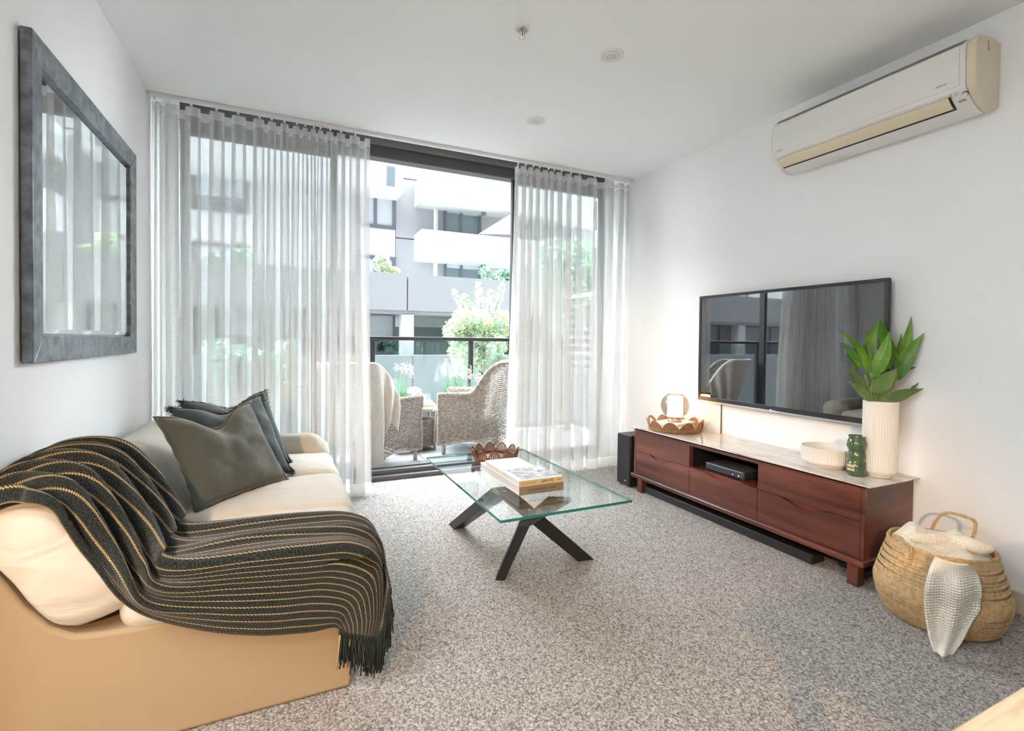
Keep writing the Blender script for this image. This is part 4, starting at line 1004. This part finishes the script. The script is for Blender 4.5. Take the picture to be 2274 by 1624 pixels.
# media box in the niche
mbx = thing('media_player', 'slim black media player with silver top edge in the cabinet niche', 'media player', (2.57, 2.21, .3125))
MB().box((2.485, 2.06, .3165), (2.66, 2.362, .362)).build('body', mat('player_front', (.06, .065, .07), .35, metal=.4, var=.3, vscale=14), mbx, bevel=.008, seg=3)
MB().box((2.484, 2.066, .3605), (2.66, 2.356, .3628)).build('top_edge', SILVER, mbx)
for (y, r_) in ((2.145, .003), (2.10, .004)): MB().tube([(2.4846, y, .335), (2.483, y, .335)], r_, 10).build('button', INKW, mbx)
for (x, y) in ((2.5, 2.08), (2.64, 2.08), (2.5, 2.34), (2.64, 2.34)): MB().cyl((x, y, .3125), .008, .005, 10).build('foot', BLACKPL, mbx)
# soundbar, subwoofer
sb = thing('soundbar', 'long black soundbar on the carpet under the cabinet', 'soundbar', (2.51, 2.28, 0))
MB().box((2.462, 1.622, .0), (2.56, 2.945, .052)).build('body', BLACKPL, sb, bevel=.006, seg=3)
MB().box((2.4605, 1.632, .005), (2.464, 2.935, .047)).build('grille', BLACKCL, sb)
sw = thing('subwoofer', 'black upright subwoofer on the floor left of the cabinet', 'speaker', (2.56, 3.14, 0))
MB().box((2.440, 3.062, .008), (2.79, 3.225, .405)).build('body', mat('sub_black', (.010, .0105, .012), .5), sw, bevel=.005)
MB().box((2.432, 3.066, .012), (2.4405, 3.221, .401)).build('grille', BLACKCL, sw, bevel=.004)
for (x, y) in ((2.47, 3.09), (2.47, 3.20), (2.76, 3.09), (2.76, 3.20)): MB().cyl((x, y, 0), .015, .009, 12).build('foot', BLACKPL, sw)
text('logo', 'LG', .011, (2.4315, 3.115, .045), (0, -1, 0), (0, 0, 1), INKW, sw)

# ================================================================== television
tv = thing('television', 'large wall mounted flat television with glossy black screen above the cabinet', 'television', (2.79, 2.09, .70))
VY0, VY1, VZ0, VZ1, VX = 1.462, 2.712, .712, 1.478, 2.768
MB().box((VX+.006, VY0, VZ0), (VX+.030, VY1, VZ1)).build('body', BEZEL, tv, bevel=.006, seg=3)
MB().box((VX+.030, VY0+.25, VZ0+.08), (VX+.052, VY1-.25, VZ1-.25)).build('rear_housing', BLACKPL, tv, bevel=.01)
MB().box((VX+.050, VY0+.40, VZ0+.22), (XR-.001, VY1-.40, VZ1-.32)).build('wall_bracket', BLACKPL, tv)
MB().box((VX+.0045, VY0+.018, VZ0+.034), (VX+.0066, VY1-.018, VZ1-.018)).build('screen', SCREEN, tv)
for a, b in (((VY0, VZ1-.019), (VY1, VZ1)), ((VY0, VZ0), (VY1, VZ0+.034)), ((VY0, VZ0+.034), (VY0+.019, VZ1-.019)), ((VY1-.019, VZ0+.034), (VY1, VZ1-.019))):
    MB().box((VX, a[0], a[1]), (VX+.010, b[0], b[1])).build('bezel', BEZEL, tv, bevel=.002)
MB().prism([(VX-.002, VZ0), (VX+.03, VZ0-.010), (VX+.03, VZ0+.002), (VX-.002, VZ0+.006)], 'y', VY0, VY1).build('silver_lip', SILVER, tv, bevel=.001)
lg = at(1711, 912, 'x', VX-.001)
MB().tube([(VX-.0012, lg.y, lg.z), (VX+.0008, lg.y, lg.z)], .0075, 20).build('logo_disc', INKW, tv)
MB().tube([(VX-.0016, lg.y-.002, lg.z+.001), (VX-.001, lg.y-.002, lg.z+.001)], .0035, 12).build('logo_face', BEZEL, tv)
text('logo_text', 'LG', .014, (VX-.0006, lg.y-.022, lg.z-.001), (0, -1, 0), (0, 0, 1), INKW, tv)
cb = MB(); pa = at(1602, 905, 'x', XR-.006)
cb.tube([(XR-.006, pa.y, .86), (XR-.006, pa.y+.002, .70), (XR-.006, pa.y, .4870)], .0035, 6)
tag(cb.build('black_cord', BLACKPL, smooth=True), 'thin black cord hanging from the television to the marble top', 'cord')
cb = MB(); pa = at(1557, 905, 'x', XR-.006)
cb.tube([(XR-.006, pa.y-.02, .86), (XR-.006, pa.y, .72), (XR-.008, pa.y+.01, .60), (XR-.03, pa.y+.02, .489)], .0022, 6)
tag(cb.build('pale_cord', mat('white_cord', (.7, .66, .6), .5), smooth=True), 'thin pale cord on the wall beside the glowing lamp', 'cord')

# ================================================================== lamp tray on the cabinet
LT = Vector((2.635, 2.80, MT)); 
rattan_tray('rattan_tray', 'honey scalloped rattan tray holding the glowing lamp on the cabinet', tuple(LT), .185, 10, .062, RATTAN, handles=(2, 7), rows=9, stakes=9, start=.35)
mz = MT+.0125
for k, (w_, d_, a, z_, m_, lab) in enumerate(((.13, .10, .3, .018, COVERW, 'white booklet at the bottom of the stack in the lamp tray'), (.125, .098, .42, .017, PAPER, 'cream booklet in the middle of the stack in the lamp tray'), (.12, .095, .25, .016, COVERW, 'white booklet under the glowing lamp, top of its stack'))):
    mb = puff(MB(), (0, 0, 0), w_, d_, z_/2, .002, 4); R_ = Matrix.Translation((LT.x, LT.y, mz+z_/2)) @ Matrix.Rotation(a, 4, 'Z'); xf(mb, R_)
    tag(mb.build('booklet', m_), lab, 'book', 'booklets in the lamp tray'); mz += z_+.0005
tl = thing('table_lamp', 'glowing table lamp with smoked glass globe and inner cylinder on the cabinet', 'lamp', (LT.x, LT.y, mz))
MB().lathe((LT.x, LT.y, mz), [(.051, 0), (.052, .002), (.052, .036), (.049, .038), (0, .038)], 40).build('base', BRASS, tl, smooth='auto')
gz = mz+.038
MB().lathe((LT.x, LT.y, gz+.002), [(.054, 0), (.054, .146), (.052, .148), (0, .148)], 40).build('glow_cylinder', LAMPON, tl, smooth='auto')
gp = [(.056, .0)]+[(.056+.046*math.sin(PI*k/14)**.55, .002+.156*(k/14)) for k in range(1, 14)]+[(.056, .160)]
MB().lathe((LT.x, LT.y, gz), gp, 48, cap0=False).build('smoked_globe', SMOKE, tl, smooth=True)
MB().lathe((LT.x, LT.y, gz+.160), [(.058, 0), (.058, .003), (.0, .003)], 40).build('globe_lid', SMOKE, tl)

# ================================================================== bowl, mug, vase, leaves
bc = stand(1836, 1043, MT, .105)
bw_ = thing('fluted_bowl', 'wide white fluted bowl on the marble top', 'bowl', tuple(bc))
def flute(n_, d, z0, z1): return lambda r, z, t: r*(1-d*abs(math.sin(n_*t/2))**.8) if z0 < z < z1 else r
MB().lathe(tuple(bc), [(.088, 0), (.092, .004), (.092, .012), (.112, .018), (.121, .028), (.122, .034), (.122, .098), (.121, .102), (.118, .103), (.115, .100), (.113, .03), (.09, .018), (0, .018)], 288, fr=flute(64, .028, .03, .1)).build('bowl', CERAMIC, bw_, smooth=True)
gc = stand(1901, 1059, MT, .042)
gm = thing('stacked_mug', 'tall glossy green ceramic mug of stacked bulges on the marble top', 'mug', tuple(gc))
prf = [(.038, 0), (.042, .003), (.0425, .010), (.0410, .013), (.0425, .017), (.0410, .021), (.0425, .026), (.0415, .066), (.034, .072)]
prf += [(.034+.0068*math.sin(PI*k/10), .072+.050*k/10) for k in range(1, 11)]+[(.034+.0095*math.sin(PI*k/12), .122+.062*k/12) for k in range(1, 13)]+[(.036, .190), (.038, .196), (.036, .197), (.033, .188), (.030, .15), (0, .15)]
MB().lathe(tuple(gc), prf, 56).build('body', GREENGL, gm, smooth=True)
av = math.atan2(-gc.y, -gc.x)+.50*-1
for row in range(2):
    for k in range(4):
        a = av-.42+k*.22; q = gc+Vector((math.cos(a)*.0405, math.sin(a)*.0405, .031+row*.018)); mb = puff(MB(), (0, 0, 0), .0035, .0044, .0068, .002, 5)
        xf(mb, Matrix.Translation(q) @ Matrix.Rotation(a, 4, 'Z')).build('tooth', IVORYGL, gm, smooth=True)
q0 = [gc+Vector((math.cos(av-.58+k*.078)*.0405, math.sin(av-.58+k*.078)*.0405, 0)) for k in range(13)]
mb = MB().grid(lambda i, j: q0[int(round(i*12))]+Vector((math.cos(av-.58+i*.936)*.0008, math.sin(av-.58+i*.936)*.0008, .024+.033*j)), 12, 2); mb.build('mouth_panel', mat('dark_glaze', (.015, .010, .006), .15), gm, smooth=True)
vc = stand(1952, 1060, MT, .028); VR, VH = .0735, .375
vz = thing('fluted_vase', 'tall white fluted cylinder vase on the marble top', 'vase', tuple(vc))
MB().lathe(tuple(vc), [(.050, 0), (.053, .004), (.053, .014), (.066, .020), (VR-.002, .032), (VR, .045), (VR, VH-.004), (VR-.002, VH), (VR-.006, VH-.001), (VR-.008, VH-.02), (VR-.01, .05), (0, .04)], 264, fr=flute(44, .035, .03, VH-.003)).build('vase', CERAMIC, vz, smooth=True)
D0 = (vc+Vector((0, 0, .4))-CAMP).dot(_f)
def atd(px, py, D):
    d = _r*((px-IW/2)/FPX) - _u*((py-IH/2-SHIFT)/FPX) + _f; p = CAMP+d*D; p.x = min(p.x, 2.75 if p.y > 1.44 else XR-.02); return p
Z = lambda a, b: (1750+a*.2463, 680+b*.2463)
leaves = [((745,665),(430,198),74,-.02,-.06,0,.9),((655,560),(453,318),74,.0,-.05,0,.8),((692,765),(478,518),72,-.02,-.06,1,.6),((752,862),(536,676),92,-.04,-.09,1,.6),((728,600),(822,108),130,.02,.03,0,-.4),
  ((992,555),(828,85),125,.02,.0,0,-.5),((752,655),(918,222),150,-.05,-.07,0,.3),((985,560),(1124,92),100,.01,.02,0,.4),((1000,565),(1166,148),66,.03,.04,0,.2),((985,672),(1332,243),150,-.01,.0,0,-.5),
  ((1000,612),(1220,545),46,.02,.02,0,-.5),((752,775),(985,563),170,-.07,-.08,1,.2),((872,872),(1266,742),120,-.05,-.04,1,-.4),((800,868),(930,745),140,-.04,-.05,1,.3),((1105,775),(1258,688),40,.0,.02,1,-.3),
  ((660,575),(515,434),66,.02,-.02,0,.6),((742,520),(704,232),34,.0,.0,0,.3),((860,600),(812,345),140,.04,.05,0,.2),((978,562),(1022,245),70,.04,.05,0,.3),((740,840),(590,660),60,.0,.0,1,.5),((900,570),(870,430),110,.05,.06,0,0)]
stems = {}
for nm, lab, top, mouth in (('A', 'leafy green stem leaning left in the fluted vase', (690, 620), (735, 862)), ('B', 'upright leafy green stem in the middle of the fluted vase', (757, 650), (765, 866)), ('C', 'leafy green stem leaning right in the fluted vase', (985, 600), (925, 866))):
    b0 = vc+Vector((0, 0, .05)); p1 = atd(*Z(*mouth), D0-.02); p2 = atd(*Z(*top), D0)
    t = thing('leafy_stem', lab, 'plant cutting', tuple(b0), 'leafy stems in the fluted vase'); stems[nm] = t
    p1 = Vector((lerp(vc.x, p1.x, .7), lerp(vc.y, p1.y, .7), p1.z))
    MB().tube(catmull([b0, p1, p1.lerp(p2, .5), p2], 14), .0042, 8).build('stem', STEMM, t, smooth=True)
for k, (b, tp, w_, d0, d1, mi, bend) in enumerate(leaves):
    A = atd(*Z(*b), D0+d0*.6); B = atd(*Z(*tp), D0+d1*.6); ax = B-A; L_ = ax.length; ax = ax/L_
    nv_ = (CAMP-A).normalized(); nv_ = (nv_-ax*nv_.dot(ax)).normalized()
    rnd = random.Random(k); tilt = rnd.uniform(-.45, .45); sd_ = ax.cross(nv_); sd2 = (sd_*math.cos(tilt)+nv_*math.sin(tilt)); nv2 = ax.cross(sd2)*-1
    W_ = w_*.2463*mpp(A)*.5
    def lf(i, j):
        s_ = j*2-1; wd = W_*(math.sin(PI*min(1, i**.85))**.8)*(1-.25*i)*(1-.35*i*i) if 0 < i < 1 else 0
        wd = max(wd, .0006)
        cv = sd_*bend*L_*.10*math.sin(PI*i)
        return A+ax*(L_*i)+cv+sd2*(s_*wd)+nv2*(abs(s_)*wd*.28-L_*.07*math.sin(PI*i)+.0025*math.sin(i*14+s_*2)*abs(s_))
    mb = MB().grid(lf, 18, 6); nm = 'A' if b[0] < 720 else 'B' if b[0] < 960 else 'C'
    if nm == 'B' and tp[0] > 1000: nm = 'C'
    mb.build('leaf', LEAFB if mi else LEAFM, stems[nm], smooth=True)

# ================================================================== seagrass basket
bk = Vector((2.485, 1.095, 0))
bt = thing('seagrass_basket', 'round bellied seagrass basket on the carpet beside the cabinet', 'basket', tuple(bk))
bpf = [(.168, 0), (.190, .02), (.208, .06), (.219, .11), (.221, .135), (.212, .17), (.196, .23), (.178, .285), (.172, .31)]
def bprof(f_):
    s_ = f_*(len(bpf)-1); i = min(int(s_), len(bpf)-2); return lerp(bpf[i][0], bpf[i+1][0], s_-i), lerp(bpf[i][1], bpf[i+1][1], s_-i)
MB().lathe(tuple(bk), [(r-.0035, z) for r, z in bpf]+[(.16, .308), (.19, .2), (.2, .12), (.17, .02), (0, .012)], 72).build('liner', SEAIN, bt, smooth=True)
ws = MB(); rows, cols = 34, 108
for i in range(rows):
    for j in range(cols):
        f_ = (i+.5)/rows; a = 2*PI*(j+.5*(i % 2))/cols; r, z = bprof(f_); r2, z2_ = bprof(min(1, f_+.01)); r1, z1_ = bprof(max(0, f_-.01))
        T = Vector((-math.sin(a), math.cos(a), 0)); Up = Vector((math.cos(a)*(r2-r1), math.sin(a)*(r2-r1), z2_-z1_)).normalized(); N_ = T.cross(Up)
        band = 1 if i % 2 else -1
        d1 = (T*.8+Up*.6*band).normalized(); d2 = N_.cross(d1)
        P0 = bk+Vector((r*math.cos(a), r*math.sin(a), z)); l_ = .0118; w2 = .0046; k = len(ws.v); hgt = .0048
        ws.v += [tuple(P0-d1*l_-d2*w2-N_*.002), tuple(P0-d1*l_+d2*w2-N_*.002), tuple(P0+d2*w2*1.1+N_*hgt*.6), tuple(P0+d1*l_+d2*w2-N_*.002), tuple(P0+d1*l_-d2*w2-N_*.002), tuple(P0-d2*w2*1.1+N_*hgt*.6), tuple(P0+N_*hgt)]
        for tri in ((0, 5, 6), (0, 6, 1), (1, 6, 2), (2, 6, 3), (3, 6, 4), (4, 6, 5)): ws.face(*[k+q for q in tri])
tag(ws.build('weave', SEAGRASS, bt, smooth=True), kind='stuff')
def twist(path, r, tw_n, th, m_, nm, par):
    m2 = MB(); pts = catmull(path, 60)
    for ph in (0, PI):
        pp = []
        for i, p in enumerate(pts):
            d = (pts[min(i+1, 60)]-pts[max(0, i-1)]).normalized(); a_ = d.orthogonal().normalized(); b_ = d.cross(a_); an = i/60*tw_n*2*PI+ph
            pp.append(p+(a_*math.cos(an)+b_*math.sin(an))*r)
        m2.tube(pp, th, 6)
    return m2.build(nm, m_, par, smooth=True)
rimp = [bk+Vector((.172*math.cos(a*PI/8), .172*math.sin(a*PI/8), .310)) for a in range(17)]
twist(rimp, .004, 26, .005, SEAGRASS, 'rim', bt)
def hp(px, py, ang=None, r=.172): return at(px, py, 'z', .31)
dv = Vector((bk.x, bk.y, 0)).normalized(); sd3 = Vector((dv.y, -dv.x, 0))
h0 = bk+dv*.165+sd3*-.03+Vector((0, 0, .31)); h1 = bk+dv*.145+sd3*.10+Vector((0, 0, .31))
twist([h0, h0+Vector((0, 0, .05))+sd3*.015, h0+Vector((0, 0, .092))+sd3*.05, h1+Vector((0, 0, .088)), h1+Vector((0, 0, .05))+sd3*.01, h1], .0035, 14, .0042, SEAGRASS, 'handle', bt)
g0 = bk-dv*.10-sd3*.145+Vector((0, 0, .312)); g1 = bk-dv*.150-sd3*.09+Vector((0, 0, .30))
twist([g0, g0+Vector((0, 0, .025))-dv*.01, (g0+g1)/2+Vector((0, 0, .03))-dv*.012, g1+Vector((0, 0, .012))-dv*.012, g1-dv*.012+Vector((0, 0, -.03))], .003, 8, .0038, SEAGRASS, 'handle', bt)
# cream knitted blanket heaped in the basket and hanging over its front
kb = thing('knitted_blanket', 'cream open knit blanket heaped in the basket and hanging over its front', 'blanket', tuple(bk+Vector((0, 0, .3))))
def heap(i, j):
    r = i*.163; a = j*2*PI; p = bk+Vector((math.cos(a)*r, math.sin(a)*r, 0))
    z = .285+.045*(1-i*i)+.035*nz(p.x*11, p.y*11, 3)+.022*abs(nz(p.x*22, p.y*16, 8))*(1-i**4)
    q = p-bk; z += .055*math.exp(-((q.dot(sd3)+.10)/.05)**2-((q.dot(dv)+.0)/.07)**2)+.03*math.exp(-((q.dot(sd3)-.05)/.05)**2-((q.dot(dv)-.02)/.06)**2)
    return Vector((p.x, p.y, z))
MB().grid(heap, 26, 60, cv=True, uvfn=lambda i, j: (i*.3*math.cos(j*2*PI), i*.3*math.sin(j*2*PI))).build('heap', CREAMKNIT, kb, smooth=True)
for (o_, r_, l_) in (((.075, -.01), .034, .16), ((.12, -.03), .026, .10), ((-.03, -.05), .028, .17)):
    c_ = bk+sd3*o_[0]+dv*o_[1]; m2 = MB()
    def roll(i, j, c_=c_, r_=r_, l_=l_):
        a = j*2*PI; e = math.sin(PI*min(1, max(0, i)))**.35 if 0 < i < 1 else .25
        q = c_+sd3*(i-.5)*l_*.8+dv*(i-.5)*l_*.5*(1 if r_ < .03 else -.6)
        return q+Vector((0, 0, .335))+(dv*math.cos(a)*r_+Vector((0, 0, 1))*math.sin(a)*r_*.9)*e*(1+.2*nz(i*5, a))
    m2.grid(roll, 20, 24, cv=True, uvfn=lambda i, j: (i*.2, j*.14)).build('fold', CREAMKNIT, kb, smooth=True)
lft = [((2078, 1236), .335), ((2066, 1258), .30), ((2054, 1300), .24), ((2054, 1345), .16), ((2060, 1390), .085), ((2066, 1420), .045), ((2075, 1448), .016)]
rgt = [((2150, 1254), .335), ((2168, 1272), .30), ((2181, 1312), .24), ((2174, 1350), .16), ((2152, 1395), .085), ((2136, 1424), .045), ((2116, 1452), .016)]
GL = catmull([at(p[0], p[1], 'z', z) for p, z in lft], 40); GR = catmull([at(p[0], p[1], 'z', z) for p, z in rgt], 40)
def hang(i, j):
    k = int(round(i*40)); p = GL[k].lerp(GR[k], j); w_ = (GR[k]-GL[k]).length
    out = -dv*(.026*math.sin(j*PI)+.017*math.sin(j*3.4*PI+.6+i*2.5)*ss(i*3)*(1 if i < .9 else .6))
    dist = (Vector((p.x, p.y, 0))-Vector((bk.x, bk.y, 0))).length
    v_ = p+out; 
    rr_ = bprof(min(1, max(0, v_.z/.31)))[0]+.010
    q = Vector((v_.x-bk.x, v_.y-bk.y, 0))
    if v_.z >= .27: rr_ = max(rr_, .189)
    if q.length < rr_ and v_.z < .326: q = q.normalized()*rr_; v_ = Vector((bk.x+q.x, bk.y+q.y, v_.z))
    return v_
MB().grid(hang, 40, 22, uvfn=lambda i, j: (i*.40, j*.15)).build('hanging_end', CREAMKNIT, kb, smooth=True, solid=.006)

# ================================================================== air conditioner
ac = thing('air_conditioner', 'white split system air conditioner with warm light painted on its near end high on the right wall', 'air conditioner', (2.74, 1.56, 2.17))
AY0, AY1 = 1.082, 2.04
apf = [(XR-.001, 2.19), (2.80, 2.165), (2.755, 2.170), (2.715, 2.188), (2.685, 2.208), (2.66, 2.228), (2.642, 2.245), (2.636, 2.30), (2.632, 2.40), (2.640, 2.432), (2.665, 2.455), (2.72, 2.470), (2.80, 2.472), (XR-.001, 2.462)]
body = MB().prism(apf, 'y', AY0+.035, AY1-.03).build('body', ACW, ac, bevel=.003)
MB().prism(apf, 'y', AY0, AY0+.035).build('end_cap', ACY, ac, bevel=.007, seg=3)
MB().prism(apf, 'y', AY1-.03, AY1).build('end_cap', ACW, ac, bevel=.007, seg=3)
fpf = [(2.6365, 2.262), (2.6300, 2.30), (2.6255, 2.40), (2.631, 2.428), (2.637, 2.428), (2.634, 2.40), (2.638, 2.30), (2.644, 2.262)]
MB().prism(fpf, 'y', AY0+.055, AY1-.012).build('front_panel', ACW, ac, bevel=.002)
MB().prism([(2.645, 2.442), (2.66, 2.4535), (2.70, 2.466), (2.70, 2.4695), (2.659, 2.457), (2.642, 2.444)], 'y', AY0+.05, AY1-.03).build('intake_slot', mat('intake_shade_grey', (.30, .29, .27), .6), ac)  # grey strip paints the shadow line along the top intake
# outlet: dark sheet painting the shaded gap, and cream flap
MB().prism([(2.654, 2.2315), (2.712, 2.1885), (2.7105, 2.1865), (2.6525, 2.2295)], 'y', 1.176, 2.012).build('outlet_gap', ACDARK, ac)
fpl = catmull([(2.6505, 2.2315, 0), (2.664, 2.216, 0), (2.682, 2.2025, 0), (2.700, 2.1925, 0)], 10)
MB().prism([(p.x, p.y) for p in fpl]+[(p.x-.0035, p.y-.0035) for p in reversed(fpl)], 'y', 1.182, 2.006).build('flap', ACF, ac, smooth='auto')
MB().tube([(2.677, 1.186, 2.2035), (2.677, 2.002, 2.2035)], .0008, 4).build('flap_line', ACDARK, ac)
def acp(y, f_): # point on chin, f 0 top..1 bottom
    return Vector((lerp(2.641, 2.70, f_)-.001, y, lerp(2.244, 2.195, f_)-.001))
xd, yd = Vector((0, -1, 0)), (acp(0, 0)-acp(0, 1)).normalized(); nrm_ = xd.cross(yd)
q = acp(1.125, .35); MB().tube([q, q+nrm_*.003], .011, 24).build('button_ring', ACDARK, ac); MB().tube([q, q+nrm_*.006], .0092, 24).build('button', ACW, ac, smooth='auto')
for k in range(3): p = acp(1.172, .12+.1*k); MB().tube([p, p+nrm_*.002], .0016, 8).build('indicator', ACDARK, ac)
p = acp(1.155, .2); MB().box((p.x-.002, p.y-.008, p.z-.005), (p.x+.001, p.y+.008, p.z+.005)).build('sensor', mat('sensor_grey', (.5, .55, .52), .4), ac)
p = acp(1.145, .72); MB().box((p.x-.003, p.y-.013, p.z-.003), (p.x+.001, p.y+.013, p.z+.003)).build('display_bar', mat('bar_grey', (.33, .31, .28), .5), ac)
text('badge_text', 'INVERTER', .009, (2.6295, 1.20, 2.285), (0, -1, 0), (0, 0, 1), mat('badge_blue', (.25, .38, .45), .4), ac, shear=.3)
text('brand_text', 'DAIKIN', .010, (2.6335, 1.985, 2.272), (0, -1, 0), (0, 0, 1), INKG, ac, shear=.2)
text('end_mark', 'S', .030, (2.735, AY0-.0006, 2.437), (1, 0, .05), (0, 0, 1), mat('mark_grey', (.36, .31, .25), .7), ac)
text('end_mark', '5', .030, (2.739, AY0-.0006, 2.415), (1, 0, .05), (0, 0, 1), mat('mark_grey', (.36, .31, .25), .7), ac)

# ================================================================== ceiling fittings
def downlight(label, x, y, r):
    t = thing('downlight', label, 'downlight', (x, y, H-.012), 'ceiling downlights')
    MB().lathe((x, y, H-.006), [(r*.66, .006), (r*.68, -.001), (r*.9, 0), (r, .003), (r, .0058)], 48, cap0=False).build('trim_ring', WHITEGLOSS, t, smooth=True)
    MB().lathe((x, y, H-.006), [(r*.40, .003), (r*.44, -.004), (r*.58, -.005), (r*.66, .0)], 40, cap0=False).build('gimbal', WHITEGLOSS, t, smooth=True)
    MB().cyl((x, y, H-.004), r*.42, .002, 32).build('lens', mat('lens_grey', (.62, .62, .61), .3), t)
p = at(1358, 123, 'z', H); downlight('white recessed ceiling downlight nearer the air conditioner', p.x, p.y, .062)
p = at(1190, 268, 'z', H); downlight('white recessed ceiling downlight nearer the window', p.x, p.y, .062)
p = at(1160, 64, 'z', H)
spk = thing('fire_sprinkler', 'small chrome fire sprinkler head in the ceiling', 'sprinkler', (p.x, p.y, H-.04))
MB().lathe((p.x, p.y, H-.006), [(.024, .0055), (.025, .0), (.030, -.002), (.036, .001), (.037, .0058)], 40, cap0=False).build('escutcheon', WHITEGLOSS, spk, smooth=True)
MB().lathe((p.x, p.y, H-.004), [(.010, .003), (.024, .0025)], 32, cap0=False).build('cup', mat('cup_grey', (.45, .44, .42), .4, metal=.5), spk)
MB().cyl((p.x, p.y, H-.016), .009, .015, 20).build('body', CHROME, spk, smooth='auto')
for s_ in (-1, 1): MB().tube([(p.x+s_*.008, p.y, H-.014), (p.x+s_*.0095, p.y, H-.026), (p.x, p.y, H-.040)], .0018, 6).build('yoke', CHROME, spk, smooth=True)
MB().cyl((p.x, p.y, H-.034), .0028, .02, 10).build('bulb', mat('red_bulb', (.35, .03, .02), .2), spk, smooth=True)
MB().lathe((p.x, p.y, H-.043), [(.004, 0), (.014, .002), (.013, .0035), (.004, .003)], 24).build('deflector', CHROME, spk, smooth=True)

# ================================================================== kitchen end behind the camera
dt = thing('dining_table', 'blond timber table top at the bottom right corner', 'table', (1.1, -.3, 0))
TX0, TX1, TY0, TY1 = .60, 1.75, -.95, .264
MB().box((TX0, TY0, .705), (TX1, TY1, .74)).build('table_top', TIMBER, dt, bevel=.004)
for (x, y) in ((TX0+.06, TY0+.06), (TX1-.1, TY0+.06), (TX0+.06, TY1-.1), (TX1-.1, TY1-.1)): MB().box((x, y, 0), (x+.05, y+.05, .705)).build('leg', TIMBER, dt, bevel=.004)
S_ = Vector((1.716, 1.472, 0)); Pc = Vector((TX0, TY1, .74)); kk = 1.95/.74; Lp = S_+(Pc-S_)*kk
pd = thing('spot_lamp', 'white adjustable spot lamp on a ceiling rod behind the camera', 'lamp', (Lp.x, Lp.y, Lp.z))
ad_ = Vector((1.8, 3.0, -1.85)).normalized()
MB().tube([Lp-ad_*.13, Lp+ad_*.02], .045, 24, caps=False).build('can', WHITEGLOSS, pd, smooth='auto')
MB().tube([Lp-ad_*.135, Lp-ad_*.128], .045, 24).build('can_back', WHITEGLOSS, pd)
MB().tube([Lp-ad_*.10+Vector((0, 0, .04)), (Lp.x-ad_.x*.10, Lp.y-ad_.y*.10, H)], .006, 8).build('rod', WHITEGLOSS, pd); MB().cyl((Lp.x-ad_.x*.10, Lp.y-ad_.y*.10, H-.02), .05, .0195, 24).build('canopy', WHITEGLOSS, pd)
sl = bpy.data.lights.new('spot_beam', 'SPOT'); slo = bpy.data.objects.new('spot_beam', sl); COL.objects.link(slo)
sl.energy = SPOT_W; sl.color = (1, .64, .32); sl.spot_size = math.radians(56); sl.spot_blend = .35; sl.shadow_soft_size = .03
slo.location = Lp+ad_*.03; slo.rotation_euler = ad_.to_track_quat('-Z', 'Y').to_euler()
for (x, y, lab) in ((-1.45, -.35, 'unseen fill light panel added behind the camera, deepest in the kitchen'), (-1.5, .80, 'unseen fill light panel added behind the camera, nearest the sofa')):  # unseen panels added to brighten the walls and ceiling
    t = thing('fill_panel', lab, 'fill light', (x, y, H-.03), 'added fill panels')
    MB().box((x-.32, y-.32, H-.03), (x+.32, y+.32, H-.0005)).build('housing', WHITEGLOSS, t); MB().box((x-.3, y-.3, H-.034), (x+.3, y+.3, H-.0302)).build('diffuser', PANELON, t)
